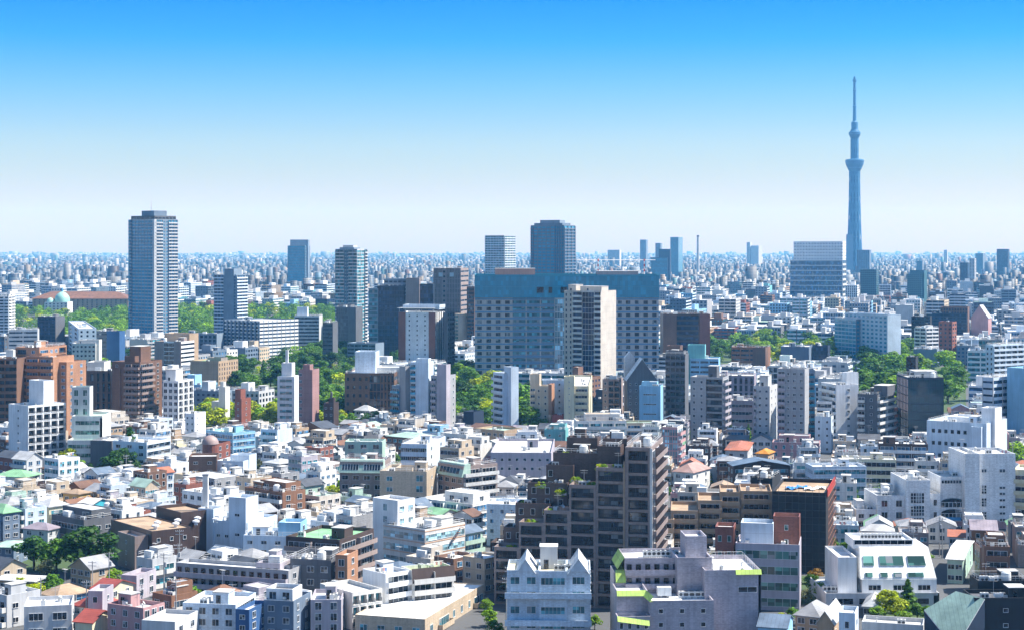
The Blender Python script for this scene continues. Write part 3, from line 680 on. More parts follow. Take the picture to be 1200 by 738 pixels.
b = A('office_building', (508, 540, 549), (314.5, 412), 'taupe', [(0, .3, 'gf:6:.72'), (.3, .48, 'gw:1:.4:.4'), (.48, 1, 'gf:9:.72')], 'gr:.35:1', 'tall blind brown-grey tower with fluted walls and a single column of windows', 'the fluted brown tower', d=26, fh=4.2, wk='panel')
for px in (516.5, 529.5):
    x = b.lx(px); zz = b.z(322, x, 0); m = MB(); m.box(x-1.7, x+1.7, -.75, -.5, zz-1.7, zz+1.7, plain('pale sign panel', (.42, .5, .54), .4)); m.build('sign_panel', b.root)
A('office_building', (547, 556, 558), (336, 414), 'brown', 'gr:.55:1', '', 'red-brown office block wedged between the fluted tower and the hospital', 'the wedged red-brown block', d=14, fh=3.3)
A('office_building', (527, 537, 555.5), (368, 414), 'beige', 'gc:3:.2', '', 'beige blank-walled cube with a green glass stair, beside the hospital', 'the beige blank cube', g='green', th=62, clutter=0)
b = A('office_building', (467, 510, 520), (366, 446), 'white', [(0, .19, 'none'), (.19, .83, 'gw:3:.16:.34'), (.83, 1, 'none')], 'gf:4:.5', 'white tower striped with red-brown corner bands and a helipad on top', 'the brown-striped white tower', d=22, fh=3.3, clutter=0, vols=[(472, 515, 361, 3, 18, dict(zb=50, wall='bluewhite')), (519.6, 524, 366, 2, 20, dict(wall='dkgrey', r='gb:3'))])
for p0, p1 in ((467, 475.3), (502.5, 510)):
    x0, x1 = b.lx(p0), b.lx(p1); m = MB(); m.box(x0+.01, x1+(.02 if p1 == 510 else 0), -.3, -.005, 0, b.zt+.05, wallmat('redbrown', 'tile')); m.build('brick_band', b.root)
m = MB(); x0, x1 = b.lx(465, -2), b.lx(508, -2); m.box(x0, x1, -2, 16, b.zt+2.6, b.zt+2.85, wallmat('ltgrey'))
for x in (x0+1, (x0+x1)/2, x1-1):
    for y in (0.5, 14): m.box(x-.2, x+.2, y-.2, y+.2, b.zt-.9, b.zt+2.6, METAL)
m.build('helipad', b.root)
# -- the teal hospital
def hospital():
    Y = 1120.0
    b = Bld('hospital_building', 772, Y, 0.0, 'huge teal-glass topped hospital slab with grey-beige window grid, centre of the skyline', 'hospital')
    x0, xa, xb, xc = b.lx(556.5), b.lx(600), b.lx(650), b.lx(662); x1 = b.lx(722); z1 = b.z(322, 0, 0); zt = b.z(349, 0, 0)
    k = dict(fh=4.05, wk='panel', foot=False, par=.0)
    b.vol(x0, xa, 0, 40, 0, zt, 'hosp', 'gw:4:.5:.52', g='dark', fmat='steel', **k)
    b.vol(xa, xb, .6, 40, 0, zt, 'hosp', 'gr:.42:3', g='teal', fmat='steel', **k)
    b.vol(xb, xc, -.4, 40, 0, zt, 'ltgrey', 'gc:4', g='pale', **k)
    b.vol(xc, x1, .6, 40, 0, zt, 'hosp', 'gr:.42:4', g='teal', fmat='steel', **k)
    b.vol(x1, 0, 0, 40, 0, zt, 'hosp', [(0, .18, 'gw:1:.5:.5'), (.18, 1, 'gw:4:.5:.55')], 'gw:8:.4:.5', g='dark', **k)
    b.vol(x0-.2, .2, -.9, 40.2, zt, z1, 'azure_clad', [(0, .2, 'gc:9:.1'), (.2, .45, 'gc:12:.1'), (.45, .8, 'gc:16:.1'), (.8, 1, 'gc:9:.1')], 'gc:9', fh=6.5, g='azure', par=1.0, roof='tan', foot=False)
    FOOT.append((*b.M, b.c, b.s, x0, 0, 0, 40))
    m = MB()
    nfl = 13
    for j in range(1, nfl+1):
        z = zt*j/(nfl+.2)
        m.box(x0-.05, xa, -.22, -.002, z-.55, z+.35, plain('blue spandrel panel', (.09, .24, .40), .35)); m.box(x1, .05, -.22, -.002, z-.55, z+.35, plain('blue spandrel panel', (.09, .24, .40), .35))
        m.box(xa, xb, .3, .598, z-.5, z+.3, plain('blue spandrel panel', (.09, .24, .40), .35)); m.box(xc, x1, .3, .598, z-.5, z+.3, plain('blue spandrel panel', (.09, .24, .40), .35))
    m.build('spandrel', b.root)
    for p0, p1 in ((629, 637), (643, 647), (657, 665)):
        q0, q1 = b.lx(p0, -1), b.lx(p1, -1); zz = b.z(339, q0, -1); m = MB(); m.box(q0, q1, -1.1, -.95, zz-2.4, zz+1.4, glass('black', True)); m.build('window', b.root)
    for p0, p1, yt in ((580, 627, 315), (700, 748, 318)):
        b.penthouse(b.lx(p0, 12), b.lx(p1, 12), 12, 28, z1-.9, b.z(yt, 0, 12), 'taupe' if p0 < 600 else 'steel', 'panel', 'ltgrey', False)
    for px in (701, 755):      # red and white masts carrying a wire frame
        x = b.lx(px, 20); zz = z1
        for i in range(6):
            m = MB(); m.tube((x, 20, zz+i*1.7), (x, 20, zz+i*1.7+1.7), .45, .45, plain('mast red', (.5, .06, .05)) if i % 2 else FRAME_W, 6); m.build('mast', b.root)
    m = MB(); zz = z1+9.5
    for px0, px1 in ((676, 701), (701, 755), (755, 768)): m.tube((b.lx(px0, 20), 20, zz), (b.lx(px1, 20), 20, zz), .25, .25, FRAME_W, 5)
    m.build('roof_gantry', b.root)
    b.done(); RECTS.append((Y, 556, 772, 322, 440)); REFS.append((640, 390, 'the teal hospital', 322, 447))
C['azure_clad'] = (.03, .27, .40)
hospital()
A('apartment_building', (661, 704.5, 722), (341, 472), 'sand', [(0, .24, 'gw:2:.3:.5'), (.24, .5, 'gb:1:.4'), (.5, .82, 'gc:4:.05'), (.82, 1, 'gb:1:.45')], 'none', 'beige and black apartment tower with a blank sunlit end wall, in front of the hospital', 'the beige and black tower', d=20, g='navy', clutter=1, fmat='offwhite', ph=[(666, 675, 334), (680, 705, 336)], wk='panel', yv=445)
b = A('office_building', (777, 832, 832), (368, 436), 'brown', [(0, .28, 'none'), (.28, .77, 'gr:.62:1'), (.77, 1, 'none')], 'none', 'brown brick office tower with a dark glass middle between two solid piers', 'the brown office with the dark glass middle', g='navy', fh=3.6, d=24, wk='tile', fmat='dkbrown')
x0, x1 = b.lx(820), b.lx(832); m = MB(); m.box(x0, x1, -.8, -.003, 0, b.zt, wallmat('redbrown', 'tile')); m.build('brick_pier', b.root); x0, x1 = b.lx(777), b.lx(791); m = MB(); m.box(x0, x1, -.8, -.003, 0, b.zt, wallmat('brown', 'tile')); m.build('brick_pier', b.root)

# -- left, beside the park
A('apartment_building', (-6, 10, 17), (347, 398), 'white', 'gb:3:.45', 'gb:2:.5', 'white balconied block at the left edge in front of the park', 'the white block at the park edge', d=16, g='dark')
A('office_building', (44, 65, 76), (371, 418), 'dkgrey', 'gc:5:.2', 'none', 'dark-fronted narrow office with a plain lilac-grey side wall, left of the park', 'the dark-fronted narrow office', d=14, g='navy', fmat='navy')
A('office_building', (10, 44, 46), (386, 426), 'ltgrey', 'gr:.4:2', '', 'low grey office of three window bands in front of the park trees', 'the low grey office', d=16)
A('apartment_building', (80, 92, 113), (385, 430), 'bluewhite', 'gw:2:.4:.5', 'gw:3:.35:.5', 'pale blue small block below the park trees', 'the pale blue small block', d=12)
A('office_building', (112, 131, 139), (388, 428), 'slate', 'gr:.4', 'gc:3', 'dark block with a vivid blue side wing below the park', 'the vivid blue winged block', d=12, vols=[(125, 140, 388, -.8, 9, dict(wall='blue'))])
A('office_building', (42, 72, 76), (404, 446), 'redbrown', 'gr:.4:2', '', 'low red-brown brick building behind the orange apartment block', 'the low red-brown building', d=16, roof='brick')
A('office_building', (84, 112, 117), (402, 440), 'offwhite', 'gw:6:.5:.4', '', 'low off-white block in the trees left of the brown office', 'the low off-white block', d=12, vols=[(98, 116, 398, 2, 10)])
b = A('office_building', (181, 212, 228), (400, 447), 'taupe', [(0, .36, ''), (.36, .74, 'gc:2:.1'), (.74, 1, '')], 'gr:.45:1', 'boxy brown office with a dark central slot and a taller block behind', 'the boxy brown office', g='black', d=18, wk='panel', fmat='white', vols=[(193, 222, 391, 14, 26, dict(wall='tan'))], roof='white')
A('office_building', (214, 254, 262), (391, 420), 'steel', 'gf:8:.3', '', 'low steel-blue ribbed hall left of the louvred office', 'the low steel-blue hall', d=20, g='navy', th=8)
b = A('office_building', (262, 304, 350), (376, 420), 'bluegrey', 'gf:9:.35', 'gr:.45:9', 'louvred office block, dark blue fins on one face and white bands on the other', 'the louvred office', g='navy', d=44, fmat='white', wk='plain', roof='ltgrey')
b = A('museum_building', (223, 256, 279), (423, 462), 'tan', '', 'gw:8:.3:.62', 'beige blank-fronted hall with a green roof and a row of slit windows', 'the beige hall with the green roof', roof='green', d=24, wk='panel', clutter=1, vols=[(243, 259, 419, 10, 18, dict(wall='taupe', roof='green'))])
def museum():
    b = Bld('museum_building', 150, 2250, math.radians(3), 'long low museum hall with a wide brown tiled roof behind the park trees', 'museum')
    b.vol(b.lx(38), 0, 0, 38, 0, b.z(350, 0, 0), 'tan', 'gw:20:.3:.5', par=0, foot=True)
    b.hip(b.lx(38), 0, 0, 38, b.z(350, 0, 0), 9, 'rust', 2.0); b.done(); REFS.append((100, 346, 'the brown-roofed museum', 341, 352)); RECTS.append((2250, 38, 150, 341, 350))
    b = Bld('museum_building', 79, 2150, 0, 'small museum pavilion with a pale green copper dome among the park trees', 'museum')
    x0 = b.lx(52); z = b.z(354, 0, 0); b.vol(x0, 0, 0, 26, 0, z, 'offwhite', 'gw:6:.4:.5', foot=True)
    m = MB(); cx, cy = b.lx(70), 12
    m.lathe([(9.5, z-.5), (9.5, z+2), (8.8, z+6), (6.6, z+9.5), (3, z+12), (.3, z+13)], plain('green copper', (.30, .55, .48), .5), 20, cx, cy); m.build('dome', b.root, True)
    m = MB(); m.lathe([(1.1, z+12.5), (1.1, z+16), (.1, z+19)], plain('blue finial', (.08, .3, .55)), 8, cx, cy); m.build('finial', b.root)
    m = MB(); m.lathe([(4.5, z-.5), (4.2, z+2.5), (2.6, z+4.5), (.2, z+5.3)], plain('green copper', (.30, .55, .48), .5), 14, b.lx(57), 8); m.build('dome', b.root, True)
    b.done(); REFS.append((66, 350, 'the green copper dome', 340, 356))
museum()

# -- the row of towers beyond the low houses, left
A('apartment_building', (-8, 20, 20), (420, 524), 'brown', 'gb:2:.42', '', 'dark brown balconied wing at the left edge beside the orange apartment block', 'the dark brown wing', th=0, d=14, g='dark', clutter=1)
b = A('apartment_building', (18, 46, 78), (407, 520), 'orange', [(0, .5, 'loggia:1'), (.5, 1, 'win:1')], [(0, .35, 'balc:1'), (.35, .7, 'win:2'), (.7, 1, 'loggia:1')], 'orange-brown stepped apartment block with blue-shadowed balconies at the left edge', 'the orange apartment block', d=22, wk='tile', g='blue', clutter=2, roof='white', vols=[(30, 62, 418, -3, 14, dict(wall='orange', f='balc:2')), (62, 78, 424, 2, 18, dict(wall='orange', f='win:2', r='win:2'))])
A('apartment_building', (10, 33, 77), (475, 548), 'white', 'win:1:.8:.8', 'loggia:5:.84', 'white slab apartment block with a blank shaded end and grid of dark balconies', 'the white slab block', roof='ltgrey', d=40, th=40, g='dark', clutter=1, yv=540, vols=[(34, 51, 446, 8, 13)])
A('apartment_building', (84, 120, 130), (487, 545), 'offwhite', [(0, .1, ''), (.1, .92, 'rib:5:1.6')], 'none', 'white terraced block with an open stair frame and a pale green flat roof', 'the white terraced block', d=18, fh=3.6, g='green', roof='ltgreen', clutter=0, vols=[(84, 105, 453, 6, 13, dict(wall='ltgrey', f='win:2:1.6:2.4', fh=4)), (79, 124, 515, -10, -.02, dict(wall='offwhite', roof='ltgreen', f='rib'))])
A('museum_building', (84, 131, 131), (434, 495), 'brown', [(0, .22, 'none'), (.22, .6, 'gw:2:.4:.7'), (.6, 1, 'gf:3:.6')], '', 'dark brown concrete building of heavy columns and pale roof boxes behind the terraced block', 'the dark brown columned building', th=0, d=26, fh=5, vols=[(102, 122, 424, 6, 20, dict(wall='concrete'))], clutter=2, cat='hall')
b = A('apartment_building', (131, 164, 190), (424, 507), 'brown', [(0, .36, 'win:1:1.2:1.3'), (.36, .46, 'none'), (.46, 1, 'balc:2')], [(0, .6, 'balc:2'), (.6, 1, 'win:1')], 'brown brick apartment block with stacked dark balconies and stepped pink sloping roofs', 'the brown stepped tower', wk='tile', fmat='taupe', d=20, ph=[(152, 165, 406)], vols=[(146, 158, 417, 1, 12), (131, 141, 432, -.5, 9, dict(roof='mauve'))], g='black', clutter=1)
A('apartment_building', (191, 209, 227), (446, 507), 'white', 'win:3:1.6:1.7', 'loggia:3:.7', 'bright white apartment tower with blue balconies and a small roof house', 'the bright white apartment tower', d=15, ph=[(194, 206, 433)], g='dark', clutter=1)
A('house', (217, 228, 241), (484, 522), 'white', 'win:2:.7:.9', 'win:2:.6:.6', 'slim white block with scattered small windows below the bright white tower', 'the slim white block', d=10, clutter=1, cat='apartment block')
b = A('apartment_building', (248, 256, 267), (470, 503), 'ltgrey', 'none', 'none', 'thin pale windowless stair tower standing in front of lime green trees', 'the thin pale stair tower', d=8, vols=[(256.2, 264, 453, -1, 3, dict(wall='offwhite')), (258, 262, 447, 0, 2, dict(wall='offwhite'))], clutter=0)
A('apartment_building', (275, 283, 294), (467, 511), 'redbrown', 'win:1:.7:.8', 'win:1:.8:1.0', 'narrow red-brown brick tower in front of lime green trees', 'the narrow red-brown tower', wk='tile', d=9, vols=[(275.5, 282, 456, .3, 5)], clutter=1)
b = A('apartment_building', (325, 345, 353), (441, 507), 'white', 'rib:2:1.3:1.2', 'none', 'white gabled tower with wide slot windows and a spiked stair turret', 'the white gabled tower', d=11, g='teal', clutter=0, par=0, vols=[(330, 342, 425, 2, 7, dict(wall='white', par=.4)), (334.5, 337.5, 410, 3, 4, dict(wall='white', par=0))])
A('apartment_building', (350, 366, 374), (433, 514), 'redmauve', [(0, .28, 'win:1:1.2:1.2'), (.28, 1, 'none')], 'none', 'mauve blank-walled slim tower with a brown side, right of the white gabled tower', 'the mauve slim tower', d=10, vols=[(355, 363, 427, 1, 6, dict(wall='redmauve'))], clutter=0, fmat='mauve', wk='panel')
A('office_building', (379, 391, 397), (472, 513), 'dkbrown', 'win:2:.8:.9', 'none', 'squat dark tower with a pink side and a roof sculpture on a pole', 'the squat dark tower', d=8, vols=[(385, 391, 466, 1, 4, dict(wall='dkbrown')), (387, 389, 459, 2, 3, dict(wall='dkgrey', par=0))], clutter=0, wk='tile')
b = A('school_building', (404, 462, 474), (437, 497), 'brown', [(0, .5, 'gw:4:.4:.4'), (.5, .72, 'gc:3'), (.72, 1, 'gf:4:.5')], 'gr:.4:1', 'wide brown brick block with pale blue roof plant room and tall conifers in front', 'the wide brown brick block', d=40, fh=4.0, wk='tile', roof='white', clutter=3, vols=[(416, 440, 412, 8, 22, dict(wall='bluewhite', zb=20)), (441, 470, 430, 12, 30, dict(wall='concrete', zb=20))], cat='hall')
b = A('apartment_building', (459, 468, 476), (452, 505), 'steel', 'balc:1', 'none', 'narrow tower with blue-glass balconies and a grey pillar, left of the white blank pair', 'the blue-glass balcony tower', d=9, balg='azure', vols=[(468, 475, 429, .5, 4, dict(wall='grey')), (475.5, 488, 455, 5, 14, dict(wall='ltgrey', f='balc:1', balg='azure'))], clutter=1, th=45)
A('apartment_building', (481, 502, 508), (424, 507), 'bluewhite', [(0, .3, 'balc:1'), (.3, 1, 'none')], 'none', 'tall pale blue blank-faced tower with blue balconies on its left', 'the pale blue blank tower', d=10, balg='azure', vols=[(488, 502, 420, 1, 6, dict(wall='bluewhite'))], clutter=1)
A('apartment_building', (505, 523, 534), (440, 508), 'grey', [(0, .36, 'balc:1'), (.36, 1, 'none')], 'win:2:.9:1.1', 'lilac-grey tower with a blank front and a column of balconies', 'the lilac-grey blank tower', d=12, vols=[(512, 523, 427, -.3, 5, dict(wall='lilac'))], clutter=1, fmat='lilac')
A('house', (534, 542, 560), (487, 512), 'dkgrey', 'win:2', 'win:2:1.4', 'dark navy little block at the foot of the lilac-grey tower', 'the dark navy little block', d=12, cat='small block', vols=[(543, 555, 482, -2, 6, dict(wall='navy'))])
b = A('apartment_building', (578, 590, 605), (437, 507), 'bluewhite', 'balc:1', 'none', 'slim white-blue tower with small balconies, below the left end of the hospital', 'the slim white-blue tower', d=9, th=62, vols=[(591, 599, 430, 2, 6)], clutter=1)
A('apartment_building', (621, 643, 647), (452, 506), 'beige', [(0, .3, 'balc:1'), (.3, 1, 'win:2:.9:1.0')], 'none', 'sandy beige apartment tower with an orange edge', 'the sandy beige tower', d=9, vols=[(621, 632, 438, 1, 6), (642.7, 646.5, 450, -.4, 7, dict(wall='orange'))], clutter=1, fmat='beige')
A('apartment_building', (636, 662, 662), (445, 502), 'bluewhite', 'win:2:.8:1', '', 'pale blue blank slab between the sandy beige and cream towers', 'the pale blue blank slab', th=0, d=8, clutter=1)
A('house', (647, 660, 663), (486, 508), 'red', 'none', '', 'small dull red block between the sandy beige and cream towers', 'the dull red block', d=7, cat='small block')
A('apartment_building', (661, 690, 694), (452, 508), 'cream', [(0, .4, 'win:1:.5:.6'), (.4, 1, 'balc:1')], 'none', 'cream yellow apartment tower with stacked balconies', 'the cream yellow tower', d=12, vols=[(661, 673, 441, -1.5, 6, dict(f='win:1:.4:.5'))], clutter=1, bd=1.0, th=4)
A('apartment_building', (706, 726, 730), (444, 502), 'taupe', [(0, .33, 'win:1:1.0:1.2'), (.33, 1, 'loggia:2:.85')], 'none', 'grey-brown office block of window bands between the cream and dark gabled towers', 'the grey-brown office', d=12, clutter=2)
b = A('apartment_building', (735, 770, 770), (444, 506), 'dkgrey', 'win:5:.7:1.0', '', 'dark grey tower with a sharp white-edged gable roof', 'the dark gabled tower', th=0, d=14, par=0, clutter=0, g='black', wk='tile', vols=[(732, 744, 419, 16, 22, dict(wall='ltgrey', par=0))])
b.gable(-b.L, 0, 0, b.R, b.zt, b.z(420, 0, 0)-b.zt, 'white', 'dkgrey', 'y', .5, 'sheet'); x0, x1 = b.lx(732, 16), b.lx(744, 16); b.gable(x0, x1, 16, 22, b.z(419, x1, 16), 3.0, 'white', 'ltgrey', 'y', .1, 'sheet'); 
A('office_building', (749, 774, 777), (452, 511), 'skyblue', 'rib:6:.5:2', 'none', 'sky blue block with thin horizontal slots, in front of the dark gabled tower', 'the sky blue slotted block', d=10, fh=4.2, vols=[(752, 770, 447, 3, 8)], clutter=2)
A('apartment_building', (780, 803, 807), (415, 502), 'dkgrey', 'gb:4:.4', 'none', 'black balconied tower left of the grey-mauve apartment block', 'the black balconied tower', g='black', d=12, fmat='slate', vols=[(780, 801, 411, 1, 9)])
A('office_building', (781, 797, 800), (405, 470), 'brown', 'none', 'none', 'rounded brown blank service tower behind the black balconied tower', 'the brown service tower', d=10, wk='tile', clutter=0)
A('office_building', (809, 842, 844), (420, 462), 'skyblue', 'gr:.4:3', '', 'pale blue low block with a bright teal roof house', 'the teal roof-house block', d=18, vols=[(806, 826, 404, 4, 14, dict(wall='teal'))])
A('apartment_building', (809, 847, 854), (442, 524), 'grey', [(0, .46, 'win:2:1.0:1.1'), (.46, 1, 'loggia:1:.9')], 'balc:1', 'mauve-grey apartment tower with a dark roof house and dark loggias', 'the mauve-grey tower', d=12, ph=[(830, 840, 429, 'dkgrey')], fmat='lilac', wk='panel', clutter=1)
A('office_building', (840, 884, 886), (440, 485), 'mauve', 'gf:7:.5', '', 'purple-brown ribbed hall behind the mauve-grey tower', 'the purple-brown ribbed hall', d=22, roof='offwhite', clutter=3, fh=4)
A('office_building', (855, 884, 885), (469, 515), 'mauve', 'rib:6:1.4:1', '', 'mauve office of dark ribbon windows with white roof plant', 'the mauve ribbon office', d=14, fh=3.7, clutter=3)
A('apartment_building', (883, 902, 911), (452, 527), 'ltgrey', [(0, .2, 'balc:1'), (.2, 1, 'win:2:1.0:.9')], 'win:2:.8:1', 'pale grey apartment tower right of the mauve ribbon office', 'the pale grey tower', d=14, ph=[(890, 900, 440)], clutter=1, fmat='lilac')
A('apartment_building', (911, 943, 948), (432, 532), 'grey', [(0, .3, 'balc:1'), (.3, .5, 'win:1:.8:1.0'), (.5, 1, 'win:2:1.2:1.1')], 'none', 'tall lilac-grey apartment tower with a balcony column and bright white edge', 'the tall lilac-grey tower', d=10, wk='panel', clutter=1, fmat='lilac')
A('apartment_building', (944, 955, 957), (433, 526), 'steel', 'balc:1', '', 'thin strip of blue glass balconies beside the tall lilac-grey tower', 'the strip of blue balconies', d=9, balg='azure', clutter=0, th=6)
A('house', (955, 974, 978), (488, 530), 'bluewhite', 'win:2:.8:.9', 'win:1', 'pale blue small block in front of a white one, left of the white window tower', 'the pale blue corner block', d=10, cat='small block', vols=[(957, 975, 470, 8, 16, dict(wall='white', f='rib'))])
b = A('apartment_building', (980, 1006, 1006), (450, 527), 'white', [(0, .35, 'none'), (.35, .75, 'win:1:1.1:1.0'), (.75, 1, 'none')], '', 'gleaming white tower with one column of square windows and a stepped top', 'the white window tower', d=16, th=-14, l='balc:2', clutter=1, vols=[(992, 1006, 436, 7, 12, dict(wall='white'))])
A('apartment_building', (1005, 1028, 1048), (462, 532), 'dkgrey', [(0, .4, 'balc:1'), (.4, 1, 'win:1:1:1')], 'balc:2', 'grey tower with a dark end and bright banded balconies on the sunny side', 'the banded balcony tower', d=20, fmat='offwhite', clutter=3, ph=[(1024, 1040, 452)], wk='panel')
A('house', (1048, 1060, 1063), (478, 524), 'redbrown', 'win:2:.9:1.3', '', 'narrow dark red-brown block squeezed left of the dark glass office', 'the squeezed red-brown block', d=9, cat='small block', wk='tile')
b = A('office_building', (1064, 1106, 1106), (442, 530), 'dkgrey', 'gc:15:.06', '', 'dark mirror-glass office cube with rooftop plant', 'the dark glass office', d=22, g='deep', th=0, fh=3.6, fmat='navy', clutter=3, l='gc:8:.06', ph=[(1072, 1098, 435, 'ltgrey')])
A('office_building', (1062, 1073, 1076), (418, 480), 'black', 'gc:3', '', 'slim black tower behind the dark glass office', 'the slim black tower', d=10, g='black')
A('office_building', (1151, 1164, 1200), (442, 522), 'ltgrey', 'gr:.3:1', [(0, .3, 'gr:.5:1'), (.3, 1, 'gr:.45:2')], 'pale blue-white office of banded windows at the right edge', 'the banded office at the right edge', d=26, g='navy', fmat='bluewhite', vols=[(1180, 1215, 432, 8, 22, dict(wall='skyblue'))], clutter=3)
A('apartment_building', (1155, 1164, 1206), (404, 470), 'bluewhite', 'gw:2:.4:.5', 'gb:6:.42', 'pale blue apartment slab with balcony rows at the right edge', 'the pale blue slab at the right edge', d=30, clutter=2)
A('office_building', (978, 1003, 1049), (374, 425), 'steel', 'gc:6:.2', 'gw:9:.62:.62', 'wide pale teal office with a dense grid of square windows above the park', 'the teal gridded office', d=36, g='azure', fmat='bluewhite', vols=[(990, 1040, 369, 4, 16, dict(wall='bluewhite', f='gw:10'))], clutter=2)
A('apartment_building', (1100, 1116, 1121), (377, 425), 'redbrown', 'gw:3:.4:.5', 'gw:2', 'slim red-brown apartment tower standing among low white blocks', 'the slim red-brown tower', d=12, clutter=1)
A('office_building', (1092, 1133, 1136), (367, 400), 'navy', 'gr:.5:3', '', 'broad dark blue block with a brown railed roof', 'the broad dark blue block', d=26, g='navy', vols=[(1102, 1134, 360, 4, 22, dict(wall='brown', f='gf:10'))])
b = A('house', (1138, 1158, 1162), (372, 405), 'pink', 'none', '', 'pinkish building with one tall sloping triangular gable', 'the pink triangular gable', d=14, cat='hall', par=0, clutter=0)
b.gable(-b.L, 0, 0, b.R, b.zt, 11, 'ltgrey', 'pink', 'y', .4, 'sheet')
A('office_building', (1068, 1090, 1092), (371, 405), 'black', 'gr:.4:2', '', 'low black office block near the slim red-brown tower', 'the low black office', d=18, g='black')
A('apartment_building', (1072, 1085, 1100), (384, 420), 'white', 'gb:2', 'gb:2', 'white balconied block left of the slim red-brown tower', 'the white balconied block', d=14)
A('office_building', (915, 948, 952), (406, 432), 'bluegrey', 'none', '', 'blue-grey blank hall with a white ridged roof by the park', 'the blue-grey hall by the park', d=30, roof='ltgrey', clutter=3)
A('office_building', (952, 970, 973), (405, 430), 'navy', 'gc:4', '', 'small dark glass cube beside the blue-grey hall', 'the small dark glass cube', d=12, g='navy')
A('office_building', (857, 900, 903), (407, 440), 'rust', 'gr:.4:4', '', 'long low rust-red roofed building right of the brown office', 'the long rust-red building', d=18, roof='rust')
A('office_building', (882, 897, 900), (407, 448), 'brown', 'none', '', 'short brown brick tower at the end of the rust-red building', 'the short brown brick tower', d=10, wk='tile', clutter=1)
A('office_building', (407, 440, 450), (402, 425), 'steel', 'gr:.5:4', '', 'low grey hall with a tilted wing roof left of the brown-striped tower', 'the tilted-wing hall', d=16, roof='ltgrey', clutter=1)
A('office_building', (378, 390, 396), (378, 430), 'dkgrey', 'gr:.3', '', 'dark brick block below the teal-windowed tower', 'the dark brick block', d=14)
A('office_building', (345, 374, 378), (370, 412), 'ltgrey', 'gr:.5:1', '', 'grey office with long dark window bands right of the louvred office', 'the long-banded grey office', d=24, vols=[(348, 360, 360, 5, 14, dict(wall='bluewhite'))])
A('school_building', (1086, 1156, 1180), (496, 556), 'bluewhite', [(0, .06, ''), (.06, .7, 'win:6:1.1:1.3'), (.7, 1, 'none')], 'none', 'big white clinic with small square windows and a curved stepped side', 'the big white clinic', d=24, fh=4.6, roof='white', clutter=3, par=1.2, cat='clinic', vols=[(1110, 1160, 490, 10, 22, dict(wall='white', fh=4)), (1150, 1166, 478, 6, 14, dict(wall='white')), (1138, 1150, 500, -2, 2, dict(wall='bluewhite'))], dark=True, g='black')
# ------------------------------------------------------------------ the near rows
def stepped_block():
    Y = 414.0
    b = Bld('apartment_building', 763, Y, math.radians(12), 'huge dark brown terraced apartment block stepping down to the left, shrubs on its terraces', 'apartment block')
    col = [(608, 637, 612), (637, 667, 598), (667, 698, 568), (698, 731, 546)]
    xs = [b.lx(579), b.lx(608), b.lx(637), b.lx(667), b.lx(698), b.lx(732.5), 0]
    k = dict(fh=3.0, wk='tile', g='dark', roof='concrete')
    R = 24.0
    b.vol(xs[5], 0, 0, R, 0, b.z(524, 0, 0), 'taupe', [(0, .12, 'none'), (.12, .88, 'loggia:1:.98'), (.88, 1, '')], 'balc:3', clutter=2, bd=1.3, fmat='taupe', foot=False, **k)
    tops = (641, 612, 598, 568, 548)
    for i in range(5):
        b.vol(xs[i], xs[i+1]-.01, .0+.25*(i == 4), 6.5, 0, b.z(tops[i], xs[i+1], 0), 'taupe', 'loggia:1:.84', '', clutter=1 if i > 1 else 0, foot=False, **k)
    back = ((590, 625, 618, 6.5, 13), (604, 645, 590, 6.5, 12.5), (618, 665, 566, 9, 16), (640, 672, 545, 12, 20), (648, 700, 531, 14, 22), (664, 700, 513, 18, R), (700, 727, 523, 10, R), (706, 735, 514, 16, R))
    for n_, (p0, p1, yt, c0, c1) in enumerate(back):
        x0, x1 = b.lx(p0, c0), b.lx(p1, c0)
        b.vol(x0, x1, c0+.01*n_, c1+.013*n_, 0, b.z(yt, x1, c0)+.01*n_, 'umber', 'win:3:1.0:1.5', 'win:2:1.2:1.4', clutter=2 if n_ > 3 else 1, foot=False, za=1.0, fh=3.0, wk='tile', g='black', roof='concrete')
    # stone bands edging the corner shaft; sunlight on the right one painted as off-white
    for px in (731.5, 763.2):
        x = b.lx(px); q = .3 if px > 740 else .15; m = MB(); m.box(x-q, x+q, -.35, -.01, 0, b.z(525 if px > 740 else 540, x, 0), wallmat('offwhite' if px > 740 else 'tan')); m.build('corner_band', b.root)
    FOOT.append((*b.M, b.c, b.s, xs[0], 0, 0, R)); b.done()
    RECTS.append((Y, 579, 777, 520, 690)); REFS.append((680, 600, 'the brown terraced block', 515, 720))
    # shrubs growing on the terraces
    pl = [(631, 566, 590, 9), (672, 560, 590, 6.6), (645, 609, 590, 2), (598, 640, 590, 2), (690, 566, 590, 3), (612, 588, 590, 9), (722, 545, 540, 4), (655, 575, 572, 8), (626, 592, 590, 8), (641, 597, 586, 4), (703, 545, 540, 2.5), (711, 551, 546, 2), (619, 610, 604, 3), (660, 531, 526, 15)]
    return b, pl
STEP, STEP_PLANTS = stepped_block()

